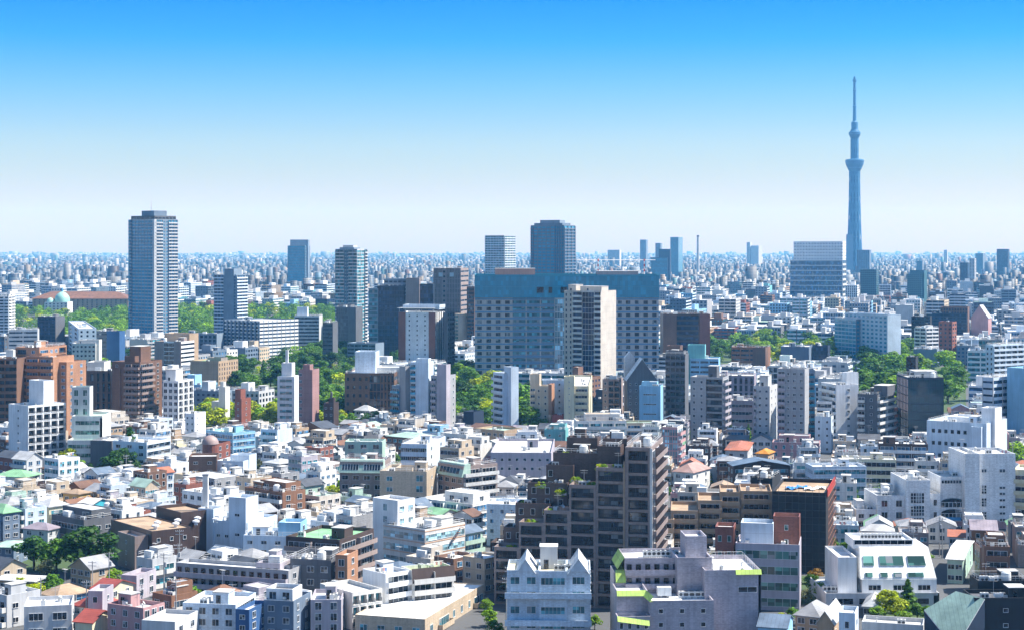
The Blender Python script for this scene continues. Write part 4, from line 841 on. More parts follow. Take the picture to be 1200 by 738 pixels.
def white_gabled():
    Y = 376.0; th = math.radians(2)
    b = Bld('apartment_building', 692, Y, th, 'pale blue tiled apartment house with two white gables and a stair turret on the roof', 'apartment block')
    x0 = b.lx(594); z = b.z(668, 0, 0); k = dict(fh=3.05, wk='tile', g='teal', roof='cream', foot=False)
    xa, xb = b.lx(632), b.lx(664)
    b.vol(x0, xa, 0, 13, 0, z, 'bluewhite', 'win:2:1.9:1.5', **k); b.vol(xa, xb, -.9, 13, 0, z, 'bluewhite', 'rib:6:1.5:.4', **k); b.vol(xb, 0, .3, 13, 0, z, 'bluewhite', 'win:1:2.6:1.5', 'win:3', **k)
    for zz in (z-5.6, z-11.6):
        m = MB(); m.box(x0-.4, .2, -2.2, .2, zz-.3, zz, wallmat('bluewhite', 'tile')); m.box(x0-.4, .2, -2.2, -2.0, zz, zz+1.0, wallmat('bluewhite', 'tile')); m.build('balcony', b.root)
    b.gable(b.lx(606), b.lx(626), -.2, 12.5, z-.2, 2.7, 'white', 'bluewhite', 'y', .35, 'sheet'); b.gable(b.lx(667), b.lx(689), -.2, 12.5, z-.2, 2.9, 'white', 'bluewhite', 'y', .35, 'sheet')
    b.penthouse(b.lx(633, 6), b.lx(653, 6), 6, 10, z-.9, b.z(641, 0, 6), 'ltgrey', 'plain', 'white')
    for px in (668, 676, 684): b.part('air_conditioner', ac_mesh(), (b.lx(px-14, 5), 4, z-.9))
    FOOT.append((*b.M, b.c, b.s, x0-5, 0, -2, 13)); b.done(); RECTS.append((Y, 590, 693, 640, 738)); REFS.append((642, 690, 'the pale blue gabled house', 640, 738))
white_gabled()

def mauve_block():
    Y = 372.0
    b = Bld('apartment_building', 892, Y, math.radians(-3), 'mauve tiled apartment complex with lime green sloping roof edges and rooftop machines', 'apartment block')
    k = dict(wk='tile', g='black', roof='white', foot=False)
    gm = roofmat('lime', 'sheet')
    x = lambda p, c=0: b.lx(p, c)
    zr = b.z(667, 0, 0)
    b.vol(x(826), 0, 0, 18, 0, zr, 'lilac', [(0, .55, 'none'), (.55, .95, 'none')], 'none', roof='bright', wk='tile', g='black', foot=False, clutter=1)
    b.part('window', win_mesh(4.0, 1.1, 2, 'black'), (x(876), 0, b.z(690, 0, 0)))
    b.vol(x(797), x(838)-.02, 4, 17, 0, b.z(652, 0, 4), 'lilac', 'none', '', **k)
    b.vol(x(810), x(838)-.5, 8, 16, 0, b.z(627, 0, 8), 'lilac', 'none', 'none', **k)
    b.vol(x(737), x(797, 8)-.02, 8, 20, 0, b.z(652, 0, 8), 'lilac', 'cor:6', '', fh=3.4, **k)
    b.vol(x(757, 2), x(832)-.03, -5, 7.9, 0, b.z(702, 0, -5), 'lilac', 'win:3:.9:.9', '', **k)
    b.vol(x(722), x(757, 2)-.02, -1, 7.8, 0, b.z(690, 0, -1), 'lilac', 'none', '', **k)
    b.vol(x(720), x(757, 2)-.04, -5.5, -1.02, 0, b.z(720, 0, -5.5), 'lilac', 'win:4:.7:1.2', '', **k)
    def edge(pts, w_=.9, rise=1.0):
        m = MB()
        for (ax, ay, az), (bx, by, bz) in zip(pts, pts[1:]):
            dx, dy = bx-ax, by-ay; L = math.hypot(dx, dy) or 1; nx, ny = dy/L*w_, -dx/L*w_
            m.face([(ax+nx, ay+ny, az-rise), (bx+nx, by+ny, bz-rise), (bx, by, bz+.1), (ax, ay, az+.1)], gm)
            m.face([(ax+nx, ay+ny, az-rise), (bx+nx, by+ny, bz-rise), (bx, by, bz-rise), (ax, ay, az-rise)], gm)
        m.build('green_roof_edge', b.root)
    z1 = b.z(690, 0, -1); edge([(x(722), -1, z1), (x(757, -1), -1, z1), (x(766, -5), -5, z1-.6)])
    edge([(x(862), 0, zr), (0, 0, zr), (0, 18, zr)], .7, .9)
    z2 = b.z(720, 0, -5.5); edge([(x(720), -5.5, z2), (x(757), -5.5, z2-1.0)], .8, .9)
    z3 = b.z(652, 0, 8); edge([(x(737), 20, z3), (x(737), 8, z3)], 1.6, 2.5); z4 = b.z(660, 0, 8)-1.2; edge([(x(726), 8.2, z4), (x(738), 8.2, z4)], 1.4, 2.5)
    b.vol(x(724), x(737)-.01, 8.2, 15, 0, z4-.2, 'lilac', 'none', '', **k)
    for i in range(7): b.part('air_conditioner', ac_mesh(), (x(758+i*5.4, 14), 14, z3-.9))
    for i in range(4): b.part('air_conditioner', ac_mesh(), (x(800+i*7, 2), 2, b.z(702, 0, -5)-.9))
    b.part('water_tank', tank_mesh(0), (x(794, 3)-3, 3, b.z(702, 0, -5)-.9))
    b.railing(x(842), x(886), 2, 16, zr, 1.1)
    FOOT.append((*b.M, b.c, b.s, x(718), 0, -6, 20)); b.done(); RECTS.append((Y, 718, 892, 625, 738)); REFS.append((805, 690, 'the mauve complex with lime roof edges', 625, 738))
mauve_block()

def netted():
    b = A('office_building', (905, 968, 977), (577, 672), 'black', 'none', 'none', 'building under repair wrapped in black netting, blue sheets on its bare roof', 'the black-netted building', d=26, roof='tan', clutter=0, par=1.0)
    rk = RNG
    m = MB(); x0 = -b.L; z = b.zt
    for i in range(9):
        q = x0+b.L*i/8; m.tube((q, -.5, 0), (q, -.5, z+1.6), .05, .05, FRAME_D, 4, False)
    for j in range(int(z/1.9)+1): m.tube((x0, -.5, j*1.9), (0, -.5, j*1.9), .05, .05, FRAME_D, 4, False)
    for i in range(7):
        q = b.R*i/6; m.tube((.6, q, 0), (.6, q, z+1.6), .06, .06, plain('rusty scaffold', (.3, .12, .06)), 4, False)
    for j in range(int(z/1.9)+1): m.tube((.6, 0, j*1.9), (.6, b.R, j*1.9), .06, .06, plain('rusty scaffold', (.3, .12, .06)), 4, False)
    m.build('scaffolding', b.root)
    m = MB(); m.box(.2, .45, .3, b.R, z-1.2, z+.9, plain('red fence panel', (.5, .05, .04))); m.build('red_fence', b.root)
    sh = plain('blue tarpaulin', (.03, .22, .62), .5); sw = plain('white sheet', (.75, .76, .78), .6)
    for i, mt in enumerate((sh, sh, sw, sw)):
        m = MB(); cx = x0+4+i*2.6; n_ = 6
        for a_ in range(n_):
            for c_ in range(n_):
                P = lambda p, q: (cx-1.5+3*p/n_, 10+(i % 2)*3+3.4*q/n_, z-.95+.35*math.sin(p*1.3+i)*math.cos(q*.9+i*2)+.4)
                m.face([P(a_, c_), P(a_+1, c_), P(a_+1, c_+1), P(a_, c_+1)], mt)
        o = m.build('tarpaulin'); o.location = b.root.location; o.rotation_euler = b.root.rotation_euler
        tag(o, ('crumpled blue tarpaulin at the far left of the bare roof of the netted building', 'second crumpled blue tarpaulin on the netted building, nearer its middle', 'white sheet lying right beside the blue tarpaulins on the netted roof', 'white sheet nearest the red fence on the netted roof')[i], 'sheet', 'sheets on the netted roof')
netted()

A('office_building', (862, 937, 939), (638, 716), 'lilac', 'rib:8:1.9:.4', 'none', 'mauve office with three long ribbon windows and white roof screens', 'the mauve ribbon-window office', d=14, fh=3.9, g='green', roof='white', clutter=2, par=1.2, vols=[(868, 906, 613, 3, 10, dict(wall='bluewhite', wk='panel')), (906, 937, 605, 6, 12, dict(wall='redbrown', wk='tile', f='win:1:.8:1.2')), (838, 860, 617, 1, 8, dict(wall='redbrown', wk='tile', f='win:2:.8:1.4'))])
def terraced():
    b = Bld('apartment_building', 905, 476, math.radians(6), 'beige stepped apartment block with tiled terraces behind the mauve office', 'apartment block')
    for i, (p0, p1, yt, c0) in enumerate(((760, 790, 608, -4), (786, 818, 598, -1.5), (818, 846, 586, 0), (844, 868, 576, 1.5), (868, 905, 575, 1.6))):
        x0, x1 = b.lx(p0, c0), b.lx(p1, c0); b.vol(x0, x1-.02*i, c0, 16, 0, b.z(yt, x1, c0), 'tan', 'balc:1', '', roof='tan', fh=3.0, g='black', foot=False, clutter=0 if i < 3 else 1)
    FOOT.append((*b.M, b.c, b.s, b.lx(777), 0, -3, 16)); b.done(); RECTS.append((476, 760, 905, 575, 640)); REFS.append((840, 600, 'the beige terraced block', 575, 640))
terraced()
A('office_building', (880, 905, 915), (560, 640), 'black', 'none', 'none', 'black netted upper block with a mossy roof behind the terraced apartments', 'the small black netted block', d=12, roof='beige', clutter=2)

def white_modern():
    Y = 420.0
    b = Bld('office_building', 1097, Y, math.radians(-1), 'bright white modern building with sloping upper wall and deep square windows', 'office building')
    x = lambda p, c=0: b.lx(p, c); k = dict(roof='bright', foot=False, fh=3.4, g='black', par=.7)
    z0, z1, z2, z3 = b.z(694, 0, -3), b.z(676, 0, 0), b.z(642, 0, 3), b.z(632, 0, 5)
    b.vol(x(965), 0, -3, 18, 0, z0, 'ltgrey', [(0, .05, ''), (.05, .25, 'rib:2:1.4'), (.25, .95, 'rib:6:1.4:1.2')], '', **k)
    b.vol(x(1010), -.02, -.5, 18, z0-.8, z1, 'white', 'win:3:3.0:1.2', '', **k)
    wm = wallmat('bright'); m = MB(); xa, xb = x(1008), -.03; xc, xd = x(1012), x(1086, 6)
    A0, B0, C0, D0 = (xa, -.6, z1-.3), (xb, -.6, z1-.3), (xd, 4.5, z2), (xc, 4.5, z2)
    m.face([A0, B0, C0, D0], wm); m.face([B0, (xb, 18, z1-.3), (xd, 17, z2), C0], wm); m.face([A0, D0, (xc, 17, z2), (xa, 18, z1-.3)], wm); m.face([D0, C0, (xd, 17, z2), (xc, 17, z2)], roofmat('bright'))
    m.build('sloping_wall', b.root)
    def inset(u0, u1, v0, v1):
        P = lambda u, v, o: (A0[0]+(B0[0]-A0[0])*u+((D0[0]-A0[0])*(1-u)+(C0[0]-B0[0])*u)*v, A0[1]+(D0[1]-A0[1])*v-o, A0[2]+(D0[2]-A0[2])*v+o*.5)
        q = MB(); gm = glass('green', True); o = .25
        q.face([P(u0, v0, o), P(u1, v0, o), P(u1, v1, o), P(u0, v1, o)], gm)
        for (a_, c_), (d_, e_) in (((u0, v0), (u1, v0)), ((u1, v0), (u1, v1)), ((u1, v1), (u0, v1)), ((u0, v1), (u0, v0))): q.face([P(a_, c_, o), P(d_, e_, o), P(d_, e_, -.1), P(a_, c_, -.1)], FRAME_W)
        q.build('window', b.root)
    for u0, u1 in ((.04, .19), (.27, .60), (.66, .9)): inset(u0, u1, .42, .72)
    for u0, u1 in ((.06, .16), (.26, .36), (.44, .55), (.63, .84)): inset(u0, u1, .06, .2)
    b.vol(x(1000, 6), x(1070, 6), 6, 16, z2-.5, z3, 'white', 'rib:8:1.0', 'none', **k)
    b.vol(x(982), x(1004), 0, 16, z0-.8, b.z(652, 0, 0), 'white', 'none', 'none', **k)
    for i in range(6): b.part('air_conditioner', ac_mesh(), (x(1012+i*8, 9), 9, z3-.6))
    for i in range(3): b.part('air_conditioner', ac_mesh(), (x(970+i*5), 1.5, z0-.6))
    FOOT.append((*b.M, b.c, b.s, x(965), 0, -3, 18)); b.done(); RECTS.append((Y, 965, 1097, 625, 712)); REFS.append((1030, 670, 'the white sloping-wall building', 625, 712))
white_modern()
def slant_roof():
    Y = 376.0
    b = Bld('house', 1200, Y, 0.0, 'black-walled building with a broad pale green sloping metal roof', 'house')
    x = lambda p, c=0: b.lx(p, c); rm = roofmat('ltgreen', 'sheet'); wm = wallmat('navy', 'plain')
    zt, zb = b.z(692, 0, 8), b.z(738, 0, 0)-3
    m = MB(); P0, P1, P2, _ = (x(1083, 4), 4, b.z(714, 0, 4)), (x(1114), -4, zb), (x(1154), 0, b.z(701, 0, 0)), None
    o3 = Vector((-b.M[0], -Y, H)); n3 = (Vector(P1)-Vector(P0)).cross(Vector(P2)-Vector(P0)); d3 = Vector(((1120-CX)/F, 1, -(692-HY)/F)); P3 = tuple(o3+d3*(n3.dot(Vector(P0)-o3)/n3.dot(d3)))
    for dz in (0, -.3): m.face([(p[0], p[1], p[2]+dz) for p in (P0, P1, P2, P3)], rm)
    for p, q in ((P0, P1), (P1, P2), (P2, P3), (P3, P0)): m.face([p, q, (q[0], q[1], q[2]-.3), (p[0], p[1], p[2]-.3)], FRAME_W)
    m.build('roof', b.root)
    m = MB(); 
    for p, q in ((P0, P1), (P1, P2), (P2, P3), (P3, P0)): m.face([(p[0], p[1], 0), (q[0], q[1], 0), (q[0], q[1], q[2]-.2), (p[0], p[1], p[2]-.2)], wm)
    m.build('wall', b.root)
    b.vol(x(1140)+.5, 3, .5, 10, 0, b.z(700, 0, .5), 'black', 'win:1:1:.8', '', roof='dkgrey', foot=False, clutter=2)
    b.vol(x(1146, 11), 4, 11, 18, 0, b.z(680, 0, 11), 'black', 'none', '', roof='dkgrey', foot=False, clutter=3)
    FOOT.append((*b.M, b.c, b.s, x(1083), 4, -4, 18)); b.done(); RECTS.append((Y, 1083, 1200, 690, 738)); REFS.append((1140, 712, 'the pale green sloping roof', 690, 738))
slant_roof()
def school():
    Y = 535.0
    b = Bld('school_building', 1190, Y, math.radians(-2), 'long white school with a pink ground floor, arched windows and glass stair bays', 'school')
    x = lambda p, c=0: b.lx(p, c); k = dict(wk='tile', g='black', foot=False, par=.8, fh=3.9, roof='concrete')
    zp = b.z(609, 0, 0)
    for p0, p1, yt, c0, f in ((1003, 1028, 596, 0, 'win:2:1.6:1.2'), (1028, 1062, 580, -1, 'win:2:1.8:1.9'), (1062, 1090, 562, -3.2, 'none'), (1090, 1102, 578, -.6, 'win:1:1:1.8'), (1102, 1131, 558, 1.5, 'none'), (1131, 1148, 531, -2, 'none'), (1148, 1190, 531, -.5, 'none')):
        x0, x1 = x(p0, c0), x(p1, c0)-.02; zt = b.z(yt, x1, c0)
        b.vol(x0, x1, c0, 16, zp, zt, 'white', f, '', clutter=2 if yt > 560 else 1, **k)
        b.vol(x0, x1, c0, 16, 0, zp, 'pink', 'win:2:2.2:1.4' if f != 'none' else 'none', '', wk='tile', g='black', foot=False, par=0, fh=3.9)
    def panel(p0, p1, y0, y1, c0, nx, ny, arch=False):
        x0, x1 = x(p0, c0), x(p1, c0); z0, z1 = b.z(y1, x0, c0), b.z(y0, x0, c0); m = MB(); gm = glass('dark', True)
        m.box(x0, x1, c0-.12, c0-.02, z0, z1, gm)
        if arch:
            cx = (x0+x1)/2; r = (x1-x0)/2; m.face([(cx+r*math.cos(t*math.pi/12), c0-.12, z1+.35*r*math.sin(t*math.pi/12)) for t in range(13)], gm)
        for i in range(nx+1): q = x0+(x1-x0)*i/nx; m.box(q-.07, q+.07, c0-.24, c0-.121, z0, z1, FRAME_W)
        for j in range(ny+1): q = z0+(z1-z0)*j/ny; m.box(x0, x1, c0-.22, c0-.122, q-.06, q+.06, FRAME_W)
        m.build('window', b.root)
    panel(1067, 1083, 577, 589, -3.2, 5, 3); panel(1067, 1083, 592, 604, -3.2, 5, 3); panel(1067, 1083, 606, 616, -3.2, 5, 2)
    panel(1102.5, 1130, 588, 594, 1.5, 6, 1, True); panel(1102.5, 1130, 601, 610, 1.5, 6, 1, True); panel(1102.5, 1130, 616, 622, 1.5, 6, 1); panel(1103, 1130, 562, 566, 1.5, 8, 1)
    for yy in (571, 586, 602, 616): panel(1150, 1156, yy-3, yy+7, -.5, 2, 3)
    for yy in (571, 578, 585.5, 593.5, 601, 608.5): panel(1171, 1178, yy-1.5, yy+1.5, -.5, 2, 1)
    panel(1150, 1156, 549, 553, -.5, 2, 1); panel(1171, 1178, 549, 553, -.5, 2, 1)
    m = MB(); x0, x1 = x(1107, 1.3), x(1126, 1.3); zz = b.z(607.5, x0, 1.3); m.box(x0, x1, 1.1, 1.25, zz-.5, zz+.5, plain('blue sign board', (.05, .3, .6), .4)); m.build('sign_board', b.root)
    FOOT.append((*b.M, b.c, b.s, x(1003), 0, -3, 16)); b.done(); RECTS.append((Y, 1003, 1190, 531, 618)); REFS.append((1100, 590, 'the white and pink school', 531, 625))
school()
A('apartment_building', (1188, 1240, 1245), (552, 622), 'cream', 'balc:3', '', 'cream block with open galleries at the right edge beside the school', 'the cream gallery block', d=14, fh=3.6, clutter=1)

# -- offices and flats of the near centre
def tile_office():
    b = A('office_building', (449, 498, 545), (620, 668), 'offwhite', 'rib:6:1.7:.3', 'rib:9:1.6:.3', 'pale office wrapped in ribbon windows with thin orange string courses and railed roof', 'the ribbon office with orange stripes', d=26, th=40, fh=3.2, g='pale', roof='concrete', clutter=3, fmat='ltgrey', vols=[(437, 466, 586, 2, 9, dict(wall='white', f='win:1:1.4:1.8', r='win:2'))])
    m = MB(); om = plain('orange string course', (.55, .33, .2))
    n = round((b.zt-.4)/3.2)
    for j in range(1, n+1):
        z = b.zt-.55-(n-j)*3.2
        m.box(-b.L-.02, .03, -.09, -.002, z-.14, z+.06, om); m.box(.002, .09, 0, b.R, z-.14, z+.06, om)
    m.build('string_course', b.root); b.railing(-b.L+.3, -.3, .3, b.R-.3, b.zt, 1.1)
    m = MB(); 
    for i in range(9): m.box(.4, 1.5, b.R-6+i*.5, b.R-5.6+i*.5, b.zt-4+i*.42, b.zt-3.9+i*.42, plain('rusty stair', (.35, .17, .09)))
    m.build('outside_stair', b.root)
tile_office()
A('apartment_building', (445, 500, 512), (552, 605), 'beige', [(0, .42, 'win:1:1.9:1.4'), (.42, .7, 'none'), (.7, 1, 'win:1:2.2:2.0')], 'win:1:1:1', 'beige tiled block with a large corner window and white chimney duct', 'the beige corner-window block', d=16, wk='tile', fh=3.3, g='teal', clutter=2, vols=[(463, 483, 548, 4, 12)])
def mint(px, y, label, ref, **kw):
    b = A('apartment_building', px, y, 'taupe', 'win:4:2.0:1.4', kw.pop('r', 'none'), label, ref, d=14, wk='tile', g='black', roof='white', clutter=2, **kw)
    L = b.L; z = b.zt; m = MB(); wm = wallmat('ltgreen', 'plain')
    m.face([(-L-.2, -.9, z-3.6), (.2, -.9, z-3.6), (0, .6, z+.6), (-L, .6, z+.6)], wm); m.face([(.2, -.9, z-3.6), (.2, 3, z-3.6), (0, 3, z+.6), (0, .6, z+.6)], wm); m.face([(-L-.2, -.9, z-3.6), (.2, -.9, z-3.6), (.2, 0, z-3.8), (-L-.2, 0, z-3.8)], wm)
    m.face([(-L, .6, z+.6), (0, .6, z+.6), (0, 3, z+.6), (-L, 3, z+.6)], wm)
    m.build('mansard', b.root)
    n = max(1, int(L/7))
    for i in range(n):
        m = MB(); xa, xb = -L+L*(i+.12)/n, -L+L*(i+.88)/n; gm = glass('black', True); P = lambda q, v: (q, -.9+1.5*v-.06, z-3.6+4.2*v+.02)
        m.face([P(xa, .22), P(xb, .22), P(xb, .78), P(xa, .78)], gm)
        for k in range(7):
            q = xa+(xb-xa)*k/6; m.face([P(q-.06, .2), P(q+.06, .2), P(q+.06, .8), P(q-.06, .8)] if False else [(q-.06, P(q, .2)[1]-.05, P(q, .2)[2]), (q+.06, P(q, .2)[1]-.05, P(q, .2)[2]), (q+.06, P(q, .8)[1]-.05, P(q, .8)[2]), (q-.06, P(q, .8)[1]-.05, P(q, .8)[2])], FRAME_W)
        m.build('window', b.root)
    return b
mint((398, 449, 458), (541, 598), 'taupe block with a pale green mansard holding two wide dark windows', 'the two-window green mansard')
mint((513, 543, 583), (546, 602), 'grey-brown block with a pale green mansard window and white balconies on its sunny side', 'the green mansard with white balconies', th=50, r='balc:2', fmat='offwhite')
A('apartment_building', (470, 500, 522), (520, 562), 'bluewhite', 'win:6:1.6:1.4', 'win:2', 'long light blue two-storey block with many windows in front of the blank towers', 'the long light blue block', d=14, th=12, clutter=2)
A('house', (404, 448, 452), (517, 556), 'ltgreen', 'win:3:2.2:1.6', '', 'pale green low house with three dark windows', 'the pale green low house', d=10, roof='white', clutter=1)
A('apartment_building', (575, 646, 650), (530, 575), 'lilac', 'win:8:1.0:1.0', '', 'long lilac-grey building with a row of small windows behind the terraced block', 'the long lilac-grey building', d=14, th=3, roof='concrete', clutter=2)
A('house', (638, 662, 666), (503, 532), 'teal', 'win:2:.9:.9', '', 'small mint green house with a stepped top', 'the small mint green house', d=9, cat='house', vols=[(644, 662, 497, 3, 9)])
A('apartment_building', (776, 794, 800), (500, 562), 'white', 'gc:6', 'balc:1', 'white-screened narrow block with pink balconies right of the terraced block', 'the white-screened block', d=10, g='pale', fmat='pink')
A('apartment_building', (375, 413, 448), (694, 738), 'offwhite', 'none', 'loggia:4:.8', 'white two-storey flats with square dark loggias and two skylights on the roof', 'the white square-loggia flats', d=22, th=52, fh=3.2, g='teal', roof='concrete', clutter=1)
A('apartment_building', (425, 452, 481), (672, 728), 'white', 'none', 'balc:1', 'white apartment house with pale balconies full of washing and solar panels on top', 'the white balcony house', d=14, th=48, fh=3.1, roof='bluegrey', clutter=2)
b = A('apartment_building', (470, 483, 532), (668, 724), 'offwhite', 'none', 'balc:2', 'apartment house with a brown mansard top, white balconies and a mossy green roof', 'the brown mansard house', d=20, th=62, fh=3.1, roof='lime', clutter=1)
m = MB(); wm = wallmat('dkbrown'); z = b.zt; m.face([(.9, -.2, z-3), (.9, b.R, z-3), (.1, b.R, z+.4), (.1, -.2, z+.4)], wm); m.build('mansard', b.root)
A('apartment_building', (335, 398, 438), (632, 690), 'dkbrown', [(0, 1, 'balc:2')], 'balc:2', 'dark brown block with a mossy roof and curved pale balconies behind the orange-faced flats', 'the dark block with the mossy roof', d=18, th=22, roof='green', clutter=2, fmat='taupe')
b = A('apartment_building', (340, 388, 407), (656, 706), 'dkgrey', 'win:3', 'win:2', 'charcoal block with a bright orange corner and pale roof', 'the orange-cornered charcoal block', d=12, wk='panel', fmat='orange', vols=[(393, 407, 650, -2, 6, dict(wall='orange', f='win:1:1.4:1.6', r='win:1'))], clutter=2)
A('apartment_building', (300, 328, 350), (660, 706), 'lilac', 'cor:3', 'win:2:1.0:1.5', 'mauve two-tone flats with an access gallery beside the charcoal block', 'the mauve gallery flats', d=12, clutter=2)
def long_block():
    b = A('apartment_building', (206, 338, 352), (668, 710), 'grey', [(0, 1, 'cor:14')], 'win:1', 'long low grey gallery flats with a white roof and rows of doors', 'the long grey gallery flats', d=11, th=20, roof='white', fmat='lilac', clutter=0, fh=3.0)
long_block()
def dark_school():
    b = A('museum_building', (130, 178, 224), (622, 668), 'dkbrown', [(0, 1, 'none')], 'win:3:.9:1.0', 'long dark brown shed-like hall with round vents along its flat roof', 'the dark brown hall', d=30, th=52, roof='tan', clutter=0, wk='metal', par=.3, cat='hall', vols=[(138, 158, 628, -4, -.02, dict(wall='taupe', f='win:1:.7:.9', roof='offwhite')), (183, 212, 600, 14, 24, dict(wall='dkbrown', roof='tan'))])
    for i in range(8):
        m = MB(); m.lathe([(.5, b.zt-.3), (.5, b.zt+.5), (1.0, b.zt+.5), (1.0, b.zt+.9), (.2, b.zt+1.25)], FRAME_W, 10, -4-(i % 2)*5, 3+i*3.1); m.build('vent', b.root)
dark_school()
def chimney_block():
    b = A('office_building', (232, 290, 325), (612, 655), 'bluewhite', [(0, 1, 'win:6:1.1:.7')], 'none', 'pale blue blank-fronted works building with stepped parapets', 'the pale blue stepped block', d=22, th=24, roof='white', clutter=3, fh=4.2, vols=[(268, 288, 583, -.5, 6, dict(wall='bluewhite', f='win:1:1.5:.7', fh=5)), (232, 250, 596, -.4, 5, dict(wall='bluewhite')), (250, 268, 604, 10, 18, dict(wall='white'))], cat='works building')
    r = bpy.data.objects.new('chimney', None); COL.objects.link(r); Y = Yof(652); r.location = (px2w(236.5, Y), Y+6, 0)
    tag(r, 'tall square white chimney rising beside the pale blue stepped block', 'chimney')
    z = pz(560, Y); m = MB(); m.box(-.75, .75, -.75, .75, 0, z, wallmat('offwhite')); m.build('stack', r); m = MB(); m.box(-.9, .9, -.9, .9, z, z+.5, wallmat('grey')); m.build('cap', r)
chimney_block()
A('apartment_building', (285, 350, 365), (628, 664), 'bluewhite', 'win:4:1.5:.9', 'win:1:1:1', 'pale blue wing with a white roof house and window boxes, right of the chimney block', 'the pale blue wing', d=14, roof='white', clutter=2, vols=[(326, 352, 612, 2, 9, dict(wall='skyblue', r='win:1'))])
A('house', (106, 131, 150), (516, 550), 'dkgrey', 'none', 'none', 'dark grey plain box with a gleaming white roof behind the big dark tree', 'the dark grey plain box', d=16, roof='white', clutter=0, cat='store')
A('office_building', (132, 172, 200), (518, 554), 'bluewhite', 'win:3:2:1.2', 'rib:4', 'white-roofed pale blue two-storey office behind the dark conifer', 'the white-roofed two-storey office', d=16, roof='white', clutter=2)
def dome_house():
    b = A('house', (238, 254, 270), (520, 556), 'redbrown', 'win:1:1.6:1.8', 'win:2', 'brick house with a round pinkish dome at its corner', 'the brick house with the dome', d=12, wk='tile', roof='dkgrey', clutter=0)
    z = b.zt; m = MB(); m.lathe([(3.1, z-6), (3.1, z)], wallmat('redbrown', 'tile'), 14, -3, .5); m.build('turret', b.root); m = MB(); m.lathe([(3.3, z), (3.1, z+1.2), (2.4, z+2.3), (1.2, z+3.1), (.1, z+3.4)], plain('pink copper dome', (.32, .23, .21)), 16, -3, .5); m.build('dome', b.root, True)
dome_house()
A('house', (221, 254, 257), (534, 566), 'brown', 'win:2:1.6:.9', '', 'plain maroon-brown box house with a white neighbour on its right', 'the maroon-brown box', d=10, wk='tile', clutter=0, roof='white')
A('house', (254, 285, 300), (540, 566), 'bluewhite', 'win:2:1.0:.8', 'none', 'white house with a folded white roof terrace beside the maroon-brown box', 'the folded white house', d=12, roof='bright', clutter=1, vols=[(270, 292, 533, 5, 12)])
def front_long():
    # its long sunny side runs from the bottom edge away to the right
    p, q = (px2w(498, 384), 384.0), (px2w(567, 424), 424.0)
    dx, dy = q[0]-p[0], q[1]-p[1]; D = math.hypot(dx, dy); th = math.atan2(dx, dy)
    b = Bld('apartment_building', 0, 1, th, 'long beige apartment block with a glaring white roof at the bottom edge', 'apartment block', loc=p)
    z = pz(684, 424); b.vol(-17, 0, 0, D, 0, z, 'beige', 'win:4', [(0, .2, 'win:1'), (.2, .4, 'balc:1'), (.4, .8, 'win:3:1.2:1.6'), (.8, 1, 'balc:1')], roof='bright', par=.25, g='teal', clutter=0, wk='tile')
    m = MB(); m.box(-8, -6.5, D-8, D-6.5, z-.2, z+.5, wallmat('ltgrey')); m.build('roof_hatch', b.root)
    b.done(); RECTS.append((400, 440, 568, 682, 738)); REFS.append((520, 710, 'the long white-roofed block', 682, 738))
front_long()
b = A('house', (28, 84, 87), (708, 748), 'ltgrey', 'win:2:3.0:1.6', 'win:1', 'light grey modern house with a recessed balcony at the bottom left', 'the light grey modern house', d=12, roof='white', clutter=1)
A('house', (126, 168, 193), (712, 756), 'pink', 'win:3:1.2:1.3', 'win:3:1.4:1.6', 'pink plaster flats with a pale railed roof', 'the pink flats', d=16, th=30, roof='ltgrey', clutter=2, cat='apartment block')
A('house', (103, 120, 133), (692, 740), 'lilac', 'win:1:1:1.3', 'win:1:1:1', 'tall narrow lilac house between red tiled roofs', 'the narrow lilac house', d=8, roof='ltgrey', clutter=1)
b = A('house', (142, 160, 183), (674, 704), 'lilac', 'none', 'win:2', 'lilac house with a flat lilac-grey metal roof beside the round hedge tree', 'the lilac metal-roofed house', d=10, roof='mauve', clutter=0)
A('apartment_building', (214, 276, 300), (708, 752), 'bluewhite', 'win:4:1.5:1.4', 'balc:1', 'pale blue flats with a pale roof at the bottom edge', 'the pale blue flats', d=14, roof='ltgrey', clutter=2, wk='tile')
A('house', (276, 292, 314), (714, 756), 'blue', 'win:1:1.2:1.0', 'win:2', 'deep blue house with a slanted glass roof room', 'the deep blue house', d=10, roof='white', clutter=1)
A('house', (166, 205, 232), (728, 765), 'ltgrey', 'none', 'win:2', 'house with a plain grey flat roof at the bottom edge', 'the plain grey-roofed house', d=12, roof='ltgrey', clutter=0)
A('house', (309, 344, 364), (704, 750), 'bluegrey', 'win:2:1.4:1.3', 'win:2:1.2:1.4', 'blue-grey square house with a white roof cabin', 'the blue-grey square house', d=11, roof='dkgrey', clutter=1, vols=[(312, 343, 690, 2, 8, dict(wall='white', f='win:2:1.6:1.6'))])
A('house', (364, 400, 404), (702, 744), 'lilac', 'win:2:1.4:1.6', 'win:1', 'pale lilac house with a terrace between the blue-grey house and white flats', 'the pale lilac terrace house', d=12, roof='white', clutter=2)

